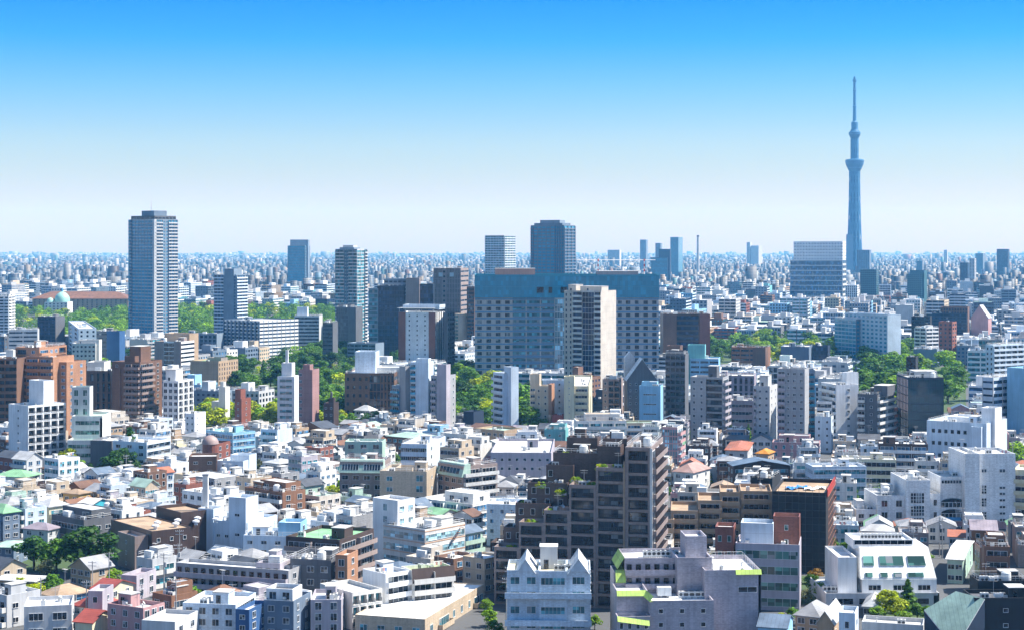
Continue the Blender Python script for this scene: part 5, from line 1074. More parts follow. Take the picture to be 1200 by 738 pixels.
def P_(px, y, wall, roof, rise, label, ref, th=20, shape='hip', rk='tiled', d=None, f='win:2:1.6:1.2', r='win:2:1.2:1.2', along='x', over=.5, **kw):
    """a house with a pitched roof"""
    b = A('house', px, y, wall, f, r, label, ref, th=th, d=d, par=0, clutter=0, **kw)
    if shape == 'hip': b.hip(-b.L, 0, 0, b.R, b.zt, rise, roof, over, rk)
    else: b.gable(-b.L, 0, 0, b.R, b.zt, rise, roof, wall, along, over, rk)
    return b
P_((108, 128, 156), (690, 716), 'cream', 'red', 1.6, 'low house under a broad red tiled roof behind the narrow lilac house', 'the broad red roof', 25, 'gable', rk='tiled')
P_((86, 104, 118), (710, 736), 'offwhite', 'red', 1.8, 'little red-roofed house left of the narrow lilac house', 'the little red roof', 30)
P_((88, 108, 118), (728, 752), 'cream', 'red', 1.8, 'red-roofed house at the bottom edge left of the pink flats', 'the lowest red roof', 20, 'gable')
P_((-6, 30, 46), (558, 574), 'offwhite', 'green', 2.0, 'wide low house with a bright green metal roof at the left edge', 'the bright green roof', 15, rk='sheet', over=.8)
P_((606, 634, 642), (546, 574), 'skyblue', 'terracotta', 1.8, 'blue-walled house with an orange tiled roof behind the terraced block', 'the orange tiled roof', 12)
P_((563, 580, 603), (543, 566), 'white', 'red', 2.0, 'white cottage with a bright pinkish-red roof left of the terraced block', 'the pinkish-red roof', 40, 'gable')
P_((886, 900, 907), (531, 552), 'tan', 'orange_roof', 1.6, 'small house with a vivid orange tent-shaped roof', 'the vivid orange roof', 25)
P_((850, 876, 882), (527, 546), 'ltgrey', 'terracotta', 1.2, 'house with a low terracotta roof at the foot of the mauve-grey tower', 'the low terracotta roof', 12)
P_((789, 812, 832), (553, 580), 'offwhite', 'rose', 2.6, 'pale house with a rose-brown hipped roof behind the beige terraced block', 'the rose-brown hipped roof', 30)
P_((92, 108, 116), (590, 618), 'turq', 'offwhite', 1.2, 'turquoise house with a pale flat-pitched roof among grey neighbours', 'the turquoise house', 25, 'gable', rk='sheet')
P_((74, 92, 106), (578, 600), 'ochre', 'tan', 1.2, 'ochre plaster house with a tan roof', 'the ochre house', 30)
P_((27, 56, 70), (620, 640), 'ltgrey', 'mauve', 1.6, 'grey house with a wide mauve-brown hipped roof above the dark trees', 'the mauve hipped roof', 22)
P_((-8, 16, 22), (640, 662), 'bluegrey', 'ltgreen', .8, 'blue-grey house with a pale green flat-pitched roof at the left edge', 'the pale green flat-pitched roof', 10, rk='sheet', over=.8)
P_((-8, 40, 56), (680, 706), 'tan', 'offwhite', .6, 'long low building with a sandy flat roof at the left edge behind lime trees', 'the sandy flat roof', 14, rk='flat')
P_((932, 960, 976), (722, 748), 'tan', 'grey', 2.6, 'old house with weathered grey tiled hipped roof at the bottom edge', 'the weathered tiled roof', 30)
P_((958, 976, 988), (728, 752), 'tan', 'ltgrey', 2.4, 'second old tiled house in front of the white sloping-wall building, its roof paler', 'the paler tiled roof', 20, 'gable', along='y')
A('house', (983, 1002, 1006), (718, 760), 'bluewhite', 'win:1:.8:1.4', 'win:1', 'small plain pale blue house beside the old tiled roofs', 'the plain pale blue house', d=8, clutter=0, roof='ltgrey')
b = A('house', (888, 922, 929), (735, 775), 'skyblue', 'win:2', 'win:1', 'blue house with solar panels on its steep blue roof at the bottom edge', 'the solar-roofed blue house', d=10, clutter=0, par=0)
b.gable(-b.L, 0, 0, b.R, b.zt, 1.8, 'bluegrey', 'skyblue', 'x', .3, 'sheet')
A('house', (1010, 1082, 1084), (732, 752), 'ltgrey', 'win:4:1.6:1.0', '', 'low building with a pale flat roof along the bottom edge below the garden trees', 'the low pale roof below the garden', d=7, clutter=1, roof='concrete')
P_((1012, 1028, 1034), (710, 724), 'offwhite', 'ltgrey', 1.6, 'tiny garden pavilion with a pale tiled roof beside the lime trees', 'the garden pavilion', 18)
P_((1110, 1128, 1140), (655, 684), 'ltgreen', 'offwhite', .8, 'pale green house with a flat-pitched roof behind the black-walled building', 'the pale green plaster house', 20, 'gable', rk='sheet')
P_((1112, 1130, 1136), (628, 650), 'bluewhite', 'terracotta', 1.2, 'house with faded terracotta roof in front of the pink school base', 'the faded terracotta roof', 15, 'gable')
# ------------------------------------------------------------------ trees
LEAF = dict(dark=(.04, .115, .014), mid=(.095, .215, .014), bright=(.20, .36, .012), lime=(.36, .43, .01), olive=(.16, .18, .08), rust=(.36, .20, .03))
LNAME = dict(dark='dark green', mid='mid green', bright='bright green', lime='lime green', olive='grey-green', rust='orange-tinted')
BARK = plain('tree bark', (.09, .065, .045), .9)
CROWNS = {}
def crown_data(shape, seed, n=1000):
    """leaf clumps through the volume of a crown for a tree 10 m tall"""
    r = random.Random(seed); V = []; Fc = []
    if shape == 'round':
        lobes = []
        for i in range(11):
            a_ = r.uniform(0, 2*math.pi); q = r.uniform(.4, 2.7); z = r.uniform(3.2, 8.0)
            lobes.append((q*math.cos(a_), q*math.sin(a_), z, r.uniform(1.2, 2.0)*(1.15 if z < 6.5 else .85)))
        lobes.append((0, 0, 6.2, 2.4)); lobes.append((r.uniform(-.6, .6), r.uniform(-.6, .6), 8.0, 1.6))
    for k in range(n):
        if shape == 'round':
            x0, y0, z0, R = r.choice(lobes)
            d = Vector((r.gauss(0, 1), r.gauss(0, 1), r.gauss(0, 1)+.25)).normalized(); q = R*(.55+.45*r.random()**.5)*r.uniform(.92, 1.1)
            p = Vector((x0, y0, z0))+Vector((d.x*q, d.y*q, d.z*q*.85)); s = r.uniform(.24, .5)
        else:
            t = r.random()**.75; z = 9.9-8.6*t; layer = .75+.25*math.sin(z*4.4); R = (.12+2.1*t)*layer
            a_ = r.uniform(0, 2*math.pi); q = R*(.4+.6*r.random()**.5); d = Vector((math.cos(a_), math.sin(a_), .5)).normalized()
            p = Vector((q*math.cos(a_), q*math.sin(a_), z-.25*q)); s = r.uniform(.2, .4)
        nn = (d+Vector((r.gauss(0, .45), r.gauss(0, .45), r.gauss(0, .45)+.15))).normalized()
        u = nn.cross(Vector((r.gauss(0, 1), r.gauss(0, 1), r.gauss(0, 1)))).normalized(); w_ = nn.cross(u)
        b = len(V)
        for i in range(5):
            t = 2*math.pi*i/5; rr = s*r.uniform(.65, 1.15); V.append(tuple(p+u*math.cos(t)*rr+w_*math.sin(t)*rr*.8+nn*r.uniform(-.06, .06)))
        Fc.append((b, b+1, b+2, b+3, b+4))
    return V, Fc
def crown_mesh(shape, tone, v):
    k = (shape, tone, v)
    if k not in CROWNS:
        V, Fc = crown_data(shape, v*7+(3 if shape == 'round' else 90), 1300 if shape == 'round' else 1000)
        me = bpy.data.meshes.new('crown'); me.from_pydata(V, [], Fc); me.materials.append(leafmat(tone+' leaves', LEAF[tone])); me.update(); CROWNS[k] = me
    return CROWNS[k]
def trunk_mesh(shape):
    k = ('trunk', shape)
    if k not in CROWNS:
        b = MB(); b.tube((0, 0, 0), (.05, 0, 4.6), .26, .17, BARK, 7, False)
        if shape == 'round':
            for i in range(6):
                a_ = i*1.05; b.tube((.04, 0, 3.0+.35*i), (1.9*math.cos(a_), 1.9*math.sin(a_), 5.4+.35*i), .12, .04, BARK, 5, False)
        b.tube((.05, 0, 4.6), (0, .1, 8.8), .17, .04, BARK, 6, False)
        CROWNS[k] = b.mesh('trunk')
    return CROWNS[k]
TREES = []
TR = random.Random(5)
def tree(x, y, h, tone, shape='round', wide=1.0, z=0.0, name='tree'):
    r = bpy.data.objects.new(name, None); COL.objects.link(r); r.location = (x, y, z); r.rotation_euler = (0, 0, TR.uniform(0, 6.28)); k = h/10.0; wide *= 1.3; r.scale = (k*wide, k*wide, k)
    link('trunk', trunk_mesh(shape), r); link('crown', crown_mesh(shape, tone, TR.randint(0, 3)), r)
    r['category'] = 'tree'; TREES.append((r, x, y, z, h, tone, shape))
    return r
GREEN = []     # plots kept open for trees
def inside_foot(x, y, pad):
    for q in FOOT:
        dx, dy = x-q[0], y-q[1]; lx = dx*q[2]-dy*q[3]; ly = dx*q[3]+dy*q[2]
        if q[4]-pad < lx < q[5]+pad and q[6]-pad < ly < q[7]+pad: return True
    return False
def hides(Y, p0, p1, top, tol=3):
    """the lowest top edge that a thing here may have without hiding a named building; None if free"""
    m = None
    for (Yr, a0, a1, yt, yv) in RECTS:
        if Yr > Y+4 and min(p1, a1)-max(p0, a0) > 2 and top < yv-tol: m = max(m or 0, yv-tol)
    return m
for (px, yb, hp, tone, shape, wide) in (
    (152, 550, 50, 'dark', 'cone', 1.5), (82, 549, 26, 'lime', 'round', 1.1), (133, 558, 32, 'dark', 'round', 1.2), (158, 562, 22, 'dark', 'round', 1.2), (99, 544, 13, 'bright', 'round', 1.2), (146, 556, 34, 'dark', 'round', 1.0),
    (40, 668, 44, 'dark', 'round', 1.1), (66, 670, 42, 'mid', 'round', 1.1), (88, 670, 50, 'dark', 'round', 1.1), (108, 674, 62, 'dark', 'round', 1.1), (25, 704, 30, 'lime', 'round', 1.2), (44, 706, 26, 'lime', 'round', 1.2), (62, 702, 32, 'mid', 'round', 1.1), (55, 676, 22, 'olive', 'round', 1.2),
    (131, 685, 22, 'bright', 'round', 1.2), (204, 657, 33, 'dark', 'round', 1.0), (255, 652, 14, 'bright', 'round', 1.2), (200, 678, 18, 'olive', 'round', 1.0), (225, 698, 14, 'bright', 'round', 1.3), (238, 702, 13, 'mid', 'round', 1.3),
    (306, 578, 26, 'olive', 'round', 1.1), (327, 579, 22, 'mid', 'round', 1.0), (318, 574, 16, 'mid', 'round', 1.0), (549, 545, 19, 'bright', 'round', 1.3), (560, 549, 15, 'bright', 'round', 1.1),
    (408, 492, 40, 'dark', 'cone', 1.1), (438, 496, 46, 'dark', 'cone', 1.1), (440, 506, 26, 'dark', 'round', 1.3), (428, 507, 22, 'dark', 'round', 1.3), (400, 500, 22, 'lime', 'round', 1.0), (412, 502, 20, 'mid', 'round', 1.0), (398, 490, 22, 'rust', 'round', 1.2),
    (1064, 718, 40, 'mid', 'cone', 1.5), (1037, 722, 34, 'lime', 'round', 1.0), (1049, 724, 28, 'lime', 'round', 1.1), (1075, 727, 22, 'mid', 'round', 1.1), (1028, 726, 18, 'bright', 'round', 1.2), (1088, 728, 20, 'mid', 'round', 1.2), (1060, 732, 18, 'bright', 'round', 1.3),
    (950, 692, 22, 'mid', 'round', 1.1), (962, 700, 20, 'bright', 'round', 1.0), (957, 684, 20, 'rust', 'round', 1.0), (944, 706, 18, 'olive', 'round', 1.1), (915, 736, 20, 'lime', 'round', 1.1), (928, 728, 18, 'mid', 'round', 1.2), (942, 732, 18, 'bright', 'round', 1.0),
    (1192, 543, 28, 'bright', 'round', 1.2), (1182, 545, 20, 'mid', 'round', 1.1), (998, 588, 18, 'mid', 'round', 1.2), (1000, 644, 20, 'mid', 'round', 1.1), (937, 533, 20, 'mid', 'round', .9), (877, 518, 22, 'mid', 'cone', 1.0), (856, 517, 24, 'dark', 'cone', .9),
    (575, 734, 22, 'bright', 'round', 1.0), (571, 716, 16, 'bright', 'round', 1.0), (580, 745, 20, 'mid', 'round', 1.1), (697, 738, 20, 'bright', 'round', .9), (565, 616, 15, 'mid', 'round', 1.2), (744, 512, 14, 'dark', 'cone', 1.0),
    (1163, 662, 16, 'mid', 'round', 1.1), (1087, 660, 14, 'bright', 'round', 1.1), (1042, 556, 16, 'dark', 'round', 1.0)):
    Y = Yof(yb); tree(px2w(px, Y), Y, hp*Y/F, tone, shape, wide)
def fill(poly, n, tones, h0, h1, gap, shape='round', name='tree', maker=tree, tries=40):
    made = []
    (a0, a1, y0, y1) = poly; GREEN.append((Yof(y0)+2, a0, a1, y0-10, y1-1))
    for i in range(n*tries):
        if len(made) >= n: break
        yb = TR.uniform(y0, y1); px = TR.uniform(a0, a1); Y = Yof(yb); x = px2w(px, Y); h = TR.uniform(h0, h1)
        if any((x-q[0])**2+(Y-q[1])**2 < (gap*TR.uniform(.8, 1.1))**2 for q in made) or inside_foot(x, Y, 2.0): continue
        rr = 4*h/10*F/Y*.6
        if hides(Y, px-rr, px+rr, pz_inv(h, Y), 12): continue
        made.append((x, Y)); maker(x, Y, h, TR.choice(tones), shape if TR.random() < .93 else 'cone', TR.uniform(1.0, 1.35))
    return made
def pz_inv(z, Y): return HY+(H-z)*F/Y
fill((266, 336, 432, 462), 16, ('dark', 'mid', 'mid'), 10, 15, 7.5)
fill((328, 412, 416, 500), 42, ('dark', 'mid', 'mid', 'dark', 'bright'), 9, 15, 7)
fill((226, 330, 488, 506), 22, ('lime', 'lime', 'bright'), 9, 13, 6)
fill((330, 400, 488, 504), 8, ('lime', 'bright', 'mid'), 7, 10, 6)
fill((524, 582, 440, 507), 30, ('mid', 'mid', 'lime', 'bright', 'dark'), 10, 15, 7.5)
fill((604, 624, 468, 508), 9, ('mid', 'bright', 'dark'), 10, 16, 6)
fill((832, 905, 398, 425), 20, ('mid', 'bright', 'dark'), 11, 16, 11)
fill((905, 1072, 408, 428), 30, ('mid', 'mid', 'bright', 'dark', 'lime'), 11, 17, 10)
fill((1010, 1132, 430, 482), 30, ('mid', 'bright', 'mid', 'dark'), 10, 17, 8)
fill((66, 180, 420, 470), 12, ('mid', 'dark', 'bright'), 9, 13, 9)
fill((360, 470, 405, 430), 14, ('mid', 'dark', 'bright'), 9, 13, 10)

def lawns():
    b = MB(); m = plain('rough grass and garden soil', (.05, .085, .025), .9)
    for i, (Yf, a0, a1, yt, y1) in enumerate(GREEN):
        Yn = Yof(y1+2); z = .004*(i+1)
        b.face([(px2w(a0, Yn), Yn, z), (px2w(a1, Yn), Yn, z), (px2w(a1, Yf), Yf, z), (px2w(a0, Yf), Yf, z)], m)
    tag(b.build('grass'), kind='stuff')

def woods():
    """the great park, one unbroken canopy"""
    V, Fc, M = [], [], []; tones = ('mid', 'bright', 'lime', 'dark', 'mid'); n = 0
    made = []
    base = [crown_data('round', 500+i, 300) for i in range(5)]
    base = [(np.array(v), np.array(f)) for v, f in base]
    cell = {}
    for i in range(9000):
        if n >= 620: break
        yb = TR.uniform(364.5, 399); px = TR.uniform(2, 402); Y = Yof(yb)
        if 395 < px and yb > 385: continue
        if px < 60 and yb > 392: continue
        x = px2w(px, Y); gap = 10.5; c = (int(x//12), int(Y//12))
        if any((x-q[0])**2+(Y-q[1])**2 < gap*gap for a_ in (-1, 0, 1) for b_ in (-1, 0, 1) for q in cell.get((c[0]+a_, c[1]+b_), ())): continue
        if inside_foot(x, Y, 3): continue
        cell.setdefault(c, []).append((x, Y)); n += 1
        h = TR.uniform(13, 19)*(1.0 if px > 150 else .9); bv, bf = TR.choice(base); k = h/10; wd = TR.uniform(1.1, 1.5); t = TR.uniform(0, 6.28); c_, s_ = math.cos(t), math.sin(t)
        q = np.stack([(bv[:, 0]*c_-bv[:, 1]*s_)*k*wd+x, (bv[:, 0]*s_+bv[:, 1]*c_)*k*wd+Y, bv[:, 2]*k-.8], 1)
        Fc.append(bf+len(bv)*(n-1)); V.append(q); M += [TR.choice((0, 0, 1, 1, 2, 2, 3, 3, 4))]*len(bf)
    for (a0, a1, y0, y1, m_) in ((268, 336, 432, 462, 14), (330, 410, 418, 498, 46), (526, 580, 442, 505, 26), (836, 1070, 400, 427, 62), (1012, 1130, 432, 478, 34), (360, 470, 405, 432, 18)):
        k0 = n
        for i in range(m_*30):
            if n-k0 >= m_: break
            yb = TR.uniform(y0, y1); px = TR.uniform(a0, a1); Y = Yof(yb); x = px2w(px, Y); c = (int(x//12), int(Y//12))
            if inside_foot(x, Y, 3) or any((x-q[0])**2+(Y-q[1])**2 < 49 for a_ in (-1, 0, 1) for b_ in (-1, 0, 1) for q in cell.get((c[0]+a_, c[1]+b_), ())): continue
            h = TR.uniform(8, 14)
            if hides(Y, px-4, px+4, pz_inv(h, Y), 12): continue
            cell.setdefault(c, []).append((x, Y)); n += 1
            bv, bf = TR.choice(base); k = h/10; wd = TR.uniform(1.2, 1.6); t = TR.uniform(0, 6.28); c_, s_ = math.cos(t), math.sin(t)
            V.append(np.stack([(bv[:, 0]*c_-bv[:, 1]*s_)*k*wd+x, (bv[:, 0]*s_+bv[:, 1]*c_)*k*wd+Y, bv[:, 2]*k-1.2], 1)); Fc.append(bf+len(bv)*(n-1)); M += [TR.choice((0, 0, 1, 2, 3, 3, 4))]*len(bf)
    V = np.concatenate(V); Fc = np.concatenate(Fc)
    me = bpy.data.meshes.new('woods'); me.from_pydata(V.tolist(), [], Fc.tolist())
    for t in ('mid', 'bright', 'mid', 'dark', 'lime'): me.materials.append(leafmat(t+' leaves', LEAF[t]))
    me.polygons.foreach_set('material_index', M); me.update()
    tag(link('woods', me), kind='stuff')
woods()

# ------------------------------------------------------------------ the ordinary buildings between them
class Cand: pass
def seen_faces(x, y, th):
    f = Vector((-x, -y)); o = ''
    for k, n in (('f', (-math.sin(th), -math.cos(th))), ('r', (math.cos(th), -math.sin(th))), ('l', (-math.cos(th), math.sin(th)))):
        if f.normalized().dot(Vector(n)) > .04: o += k
    return o
GREEN += [(Yof(640)+2, 14, 130, 600, 668), (Yof(690)+2, 18, 74, 672, 700), (Yof(700)+2, 1020, 1095, 690, 728), (Yof(676)+2, 938, 968, 660, 706), (Yof(548)+2, 118, 166, 515, 556)]
lawns()
RECTS += GREEN+[(2300.0, 2, 400, 345, 397)]
CR = random.Random(21)
CANDS = []
BUSHES = []
def bushes(q):
    for k in range(CR.choice((2, 3, 3))):
        x, y = q.x+CR.uniform(-3, 3), q.y+CR.uniform(-3, 3); h = CR.uniform(3.2, 6.5)
        if inside_foot(x, y, 1.2) or len(BUSHES) >= 230 or hides(y, CX+F*x/y-6, CX+F*x/y+6, pz_inv(h, y), 8): continue
        tone = CR.choice(('mid', 'bright', 'dark', 'mid', 'lime', 'olive'))
        r = bpy.data.objects.new('garden_bush', None); COL.objects.link(r); r.location = (x, y, -.12*h); k_ = h/8.6; r.scale = (k_*1.15, k_*1.15, k_); r.rotation_euler = (0, 0, CR.uniform(0, 6))
        r['category'] = 'bush'; r['group'] = 'bushes in the gardens between houses'
        link('stem', trunk_mesh('round'), r); link('foliage', crown_mesh('round', tone, CR.randint(0, 3)), r, (0, 0, -.8))
        BUSHES.append((r, x, y, h, tone))
def lots(zone, Y0, Y1, sx, sy, ang, street):
    c, s = math.cos(ang), math.sin(ang); R = Y1*1.1
    ni = int(R/sx)+2; nj = int(R/sy)+2
    for i in range(-ni, ni):
        for j in range(-8, nj):
            ox = i*sx+(i//5)*street; oy = j*sy+(j//2)*street
            x = ox*c+oy*s+CR.uniform(-.8, .8); y = -ox*s+oy*c+CR.uniform(-.8, .8)
            if not Y0 < y < Y1: continue
            px = CX+F*x/y
            if not -14 < px < 1214: continue
            q = Cand(); q.zone = zone; q.x, q.y = x, y
            q.th = ang+CR.choice((0, 0, 0, 0, math.radians(CR.uniform(-8, 8))))
            q.w = sx*CR.uniform(.66, .9); q.d = sy*CR.uniform(.66, .88); q.px = px
            yield q
def corners(q):
    c, s = math.cos(q.th), math.sin(q.th)
    return [(q.x+a_*c+b_*s, q.y-a_*s+b_*c) for a_, b_ in ((-q.w/2, -q.d/2), (q.w/2, -q.d/2), (q.w/2, q.d/2), (-q.w/2, q.d/2))]
def overlaps(q, pad):
    cs = corners(q); pts = cs+[(q.x, q.y)]+[((a[0]+b[0])/2, (a[1]+b[1])/2) for a, b in zip(cs, cs[1:]+cs[:1])]
    c, s = math.cos(q.th), math.sin(q.th)
    for f in FOOT:
        if abs(f[0]-q.x) > 140 or abs(f[1]-q.y) > 140: continue
        for x, y in pts:
            dx, dy = x-f[0], y-f[1]; lx = dx*f[2]-dy*f[3]; ly = dx*f[3]+dy*f[2]
            if f[4]-pad < lx < f[5]+pad and f[6]-pad < ly < f[7]+pad: return True
        for lx in (f[4], (f[4]+f[5])/2, f[5]):
            for ly in (f[6], (f[6]+f[7])/2, f[7]):
                X = f[0]+lx*f[2]+ly*f[3]; Yy = f[1]-lx*f[3]+ly*f[2]; dx, dy = X-q.x, Yy-q.y
                if abs(dx*c-dy*s) < q.w/2+pad and abs(dx*s+dy*c) < q.d/2+pad: return True
    return False
def near_tree(q, r_):
    return any((t[1]-q.x)**2+(t[2]-q.y)**2 < (r_+t[4]*.22)**2 for t in TREES)
WALLS_A = ['white']*13+['offwhite']*9+['bluewhite']*5+['ltgrey']*8+['cream']*1+['sand']*5+['beige']*7+['tan']*5+['lilac']*2+['grey']*4+['brown']*4+['dkgrey']*2+['taupe']*3+['rust', 'redbrown', 'pink', 'skyblue', 'ltgreen', 'dkbrown', 'dkbrown', 'redbrown', 'bluegrey', 'bluegrey', 'slate']
ROOF_P = ['bluegrey']*8+['slate']*7+['grey']*8+['ltgrey']*5+['rust']*2+['terracotta', 'brown', 'mauve', 'mauve', 'brown', 'brown', 'green', 'ltgreen', 'tan', 'dkgrey', 'dkgrey']
ROOF_F = ['bright']*6+['white']*5+['concrete']*5+['ltgrey']*4+['ltgreen', 'grey', 'tan', 'beige']
def consider(q, hs, pad=1.0):
    if overlaps(q, pad) or near_tree(q, min(q.w, q.d)*.5): return
    if q.zone == 'A' and q.w < 12 and CR.random() < .1: bushes(q); return
    cs = corners(q); pxs = [CX+F*x/y for x, y in cs]; q.p0, q.p1 = min(pxs), max(pxs); Yn = min(y for x, y in cs)
    h = hs
    lim = hides(Yn, q.p0, q.p1, pz_inv(h, Yn))
    if lim is not None:
        h = pz(lim, Yn)
        if h < (4.5 if q.zone == 'A' else 6): return
    q.h = h; q.Yn = Yn; CANDS.append(q)
for q in list(lots('A', 400, 860, 27, 25, math.radians(38), 4)):   # longer blocks first, at the turn of their own street
    if CR.random() < .27:
        q.w = CR.uniform(14, 23); q.d = CR.uniform(9, 12.5); q.th = math.radians(CR.choice((38, 40, 42)) if q.px < 600 else CR.choice((10, 12, -4)))
        n_ = len(CANDS); consider(q, CR.choice((9.2, 12.2, 12.4, 9.4, 15.2)), 1.5)
        if len(CANDS) > n_: c_, s_ = math.cos(q.th), math.sin(q.th); FOOT.append((q.x, q.y, c_, s_, -q.w/2, q.w/2, -q.d/2, q.d/2, 0.1))
for Y0, Y1, sx, sy, st, hs, pd in ((384, 640, 9.6, 10.8, 3.0, (5.8, 6.2, 6.5, 8.8, 9.2, 6.0, 9.5, 8.6, 6.4, 12.2), .6), (640, 868, 10.6, 11.6, 3.2, (6.0, 6.4, 9.2, 6.2, 9.2, 6.2, 12.4), .7)):
    for side, ang in ((0, 40 if Y0 < 600 else 32), (1, 11)):
        for q in lots('A', Y0, Y1, sx, sy, math.radians(ang), st):
            if (q.px > 592+30*math.sin(q.y*.05)) == bool(side): consider(q, CR.choice(hs if q.y > 430 else (5.8, 6.4, 8.8, 7.2)), pd)
for q in lots('B', 868, 1400, 22, 24, math.radians(20), 6): consider(q, CR.choice((9, 12, 15, 18, 21, 24, 12, 15)), 2.0)
for q in lots('C', 1400, 2900, 23, 50, math.radians(14), 8): consider(q, CR.choice((9, 10, 12, 15, 18, 24, 12, 15, 32)), 2.0)
# what of each one shows: rays through a coarse picture grid against boxes
def visible():
    V, P, own = [], [], []
    def addbox(cs, h, k):
        b = len(V); V.extend([(x, y, 0) for x, y in cs]+[(x, y, h) for x, y in cs])
        for f in ((0, 1, 5, 4), (1, 2, 6, 5), (2, 3, 7, 6), (3, 0, 4, 7), (4, 5, 6, 7)): P.append(tuple(b+i for i in f)); own.append(k)
    for k, q in enumerate(CANDS): addbox(corners(q), q.h, k)
    for f in FOOT:
        h = f[8] if len(f) > 8 else 16.0
        addbox([(f[0]+x*f[2]+y*f[3], f[1]-x*f[3]+y*f[2]) for x, y in ((f[4], f[6]), (f[5], f[6]), (f[5], f[7]), (f[4], f[7]))], h, -1)
    T_ = BVHTree.FromPolygons(V, P); hits = [0]*len(CANDS); o = Vector((0, 0, H))
    for j in range(300, 738, 2):
        for i in range(0, 1200, 2):
            r = T_.ray_cast(o, Vector(((i+1-CX)/F, 1.0, -(j+1-HY)/F)).normalized())
            if r[2] is not None and own[r[2]] >= 0: hits[own[r[2]]] += 1
    for q, n in zip(CANDS, hits): q.hits = n
visible()
CANDS.sort(key=lambda q: -q.hits)
COUNT = {}
for o in COL.objects:
    if 'label' in o.keys(): k = o.name.split('.')[0]; COUNT[k] = COUNT.get(k, 0)+1
REST = []
LABELLED = []      # (root, kind words, screen x, screen y)
HR = random.Random(77)
def FAC(W, r, flats):
    k = r.random()
    if k < (.30 if flats else .12): return 'gb:%d:.42' % max(1, W/6), 'balcony bands'
    if k < .62: return 'gw:%d:%.2f:%.2f' % (max(2, W/r.uniform(2.6, 4)), r.uniform(.4, .65), r.uniform(.4, .6)), 'square windows'
    if k < .78: return 'gr:%.2f:%d' % (r.uniform(.4, .6), max(1, W/7)), 'banded windows'
    if k < .86: return 'gf:%d:.5' % max(2, W/2.5), 'upright fins'
    if k < .93: return 'gc:%d:.15' % max(2, W/2.2), 'a glass front'
    return 'none', 'a blank front'
WALLS_B = ['white']*7+['bluewhite']*5+['offwhite']*3+['ltgrey']*7+['grey']*7+['beige']*2+['steel']*4+['bluegrey']*4+['brown']*2+['dkgrey']*3+['tan', 'redbrown', 'skyblue', 'teal', 'navy', 'taupe', 'skyblue']
def near_house(q):
    r = HR; vis = seen_faces(q.x, q.y, q.th); big = q.h > 10.5 or q.w > 11.5 and r.random() < .2
    c, s = math.cos(q.th), math.sin(q.th)
    flat = big or r.random() < .55
    kind = 'low_rise_flats' if flat and (q.h > 8 or r.random() < .35) else 'house'
    if COUNT.get(kind, 0) >= 298: kind = 'low_rise_flats' if kind == 'house' else 'house'
    if COUNT.get(kind, 0) >= 298 or q.hits < 3: return False
    flat = flat or kind == 'low_rise_flats'
    COUNT[kind] = COUNT.get(kind, 0)+1
    wall = r.choice(WALLS_A); ns = max(1, round(q.h/3.05))
    M = (q.x+q.w/2*c-q.d/2*s, q.y-q.w/2*s-q.d/2*c)
    b = Bld(kind, 0, 1, q.th, None, 'block of flats' if kind == 'low_rise_flats' else 'house', loc=M)
    g = r.choice(('dark', 'dark', 'black', 'teal', 'blue'))
    def st(W, main):
        if main and r.random() < (.6 if big else .28): return 'balc:%d' % max(1, round(W/6))
        if big and r.random() < .3: return 'rib'
        if not main and r.random() < .25: return 'none'
        return 'win:%d:%.1f:%.1f' % (max(1, round(W/3.0)+r.choice((-1, 0, 0))), r.choice((1.0, 1.5, 1.7, 1.9)), r.choice((1.1, 1.3, 1.5)))
    f = st(q.w, True) if 'f' in vis else 'none'; rr = st(q.d, not big) if 'r' in vis else 'none'; ll = st(q.d, False) if 'l' in vis else 'none'
    wk = r.choice(('plain', 'plain', 'tile', 'panel'))
    if flat:
        roof = r.choice(ROOF_F); what = 'flat'
        b.vol(-q.w, 0, 0, q.d, 0, q.h, wall, f, rr, ll, roof=roof, g=g, wk=wk, clutter=r.choice((1, 2, 2, 3, 3)) if q.hits > 10 else 1, par=r.choice((.3, .6, .9)), fmat=r.choice((None, 'white', 'offwhite')), foot=False)
        if q.hits > 14 and r.random() < .35:      # a set-back top storey
            a0 = r.uniform(0, .4); b.vol(-q.w*(1-a0), -q.w*r.uniform(.0, .2)-.3, q.d*.3, q.d-.3, q.h-.9, q.h+2.5, wall, 'win:2', 'win:1', roof=roof, par=.25, foot=False, wk=wk, za=.3)
    else:
        roof = r.choice(ROOF_P); z = q.h-.2
        if r.random() < .35 and q.h > 6:          # lower wing with the pitched part behind
            k_ = r.uniform(.55, .75)
            b.vol(-q.w, 0, q.d*(1-k_), q.d, 0, z, wall, f, rr, ll, g=g, par=0, foot=False, wk=wk); b.vol(-q.w*.95, -q.w*r.uniform(.05, .4), 0, q.d*(1-k_)-.02, 0, z-2.9, wall, 'win:2', 'win:1', roof=r.choice(ROOF_F), par=.5, foot=False, wk=wk)
            y0 = q.d*(1-k_)
        else: b.vol(-q.w, 0, 0, q.d, 0, z, wall, f, rr, ll, g=g, par=0, foot=False, wk=wk); y0 = 0.0
        t = r.random(); rise = r.uniform(1.3, 2.4); rk = r.choice(('tiled', 'tiled', 'sheet'))
        if t < .4: b.hip(-q.w, 0, y0, q.d, z, rise, roof, kind=rk); what = 'hipped'
        else:
            along = 'x' if r.random() < .55 else 'y'
            b.gable(-q.w, 0, y0, q.d, z, rise, roof, wall, along, .45, rk); what = 'gabled'
        if q.hits > 10 and r.random() < .5: b.part('antenna', antenna_mesh(), (-q.w*.5, (y0+q.d)*.5, z+rise*.7))
        if q.hits > 10 and r.random() < .25:
            m = MB()                               # solar panels on a low stand
            b.part('air_conditioner', ac_mesh(), (-q.w*.3, y0-.7, 0))
    b.done()
    w1 = 'flats' if kind == 'low_rise_flats' else 'house'; rn = CNAME[roof]
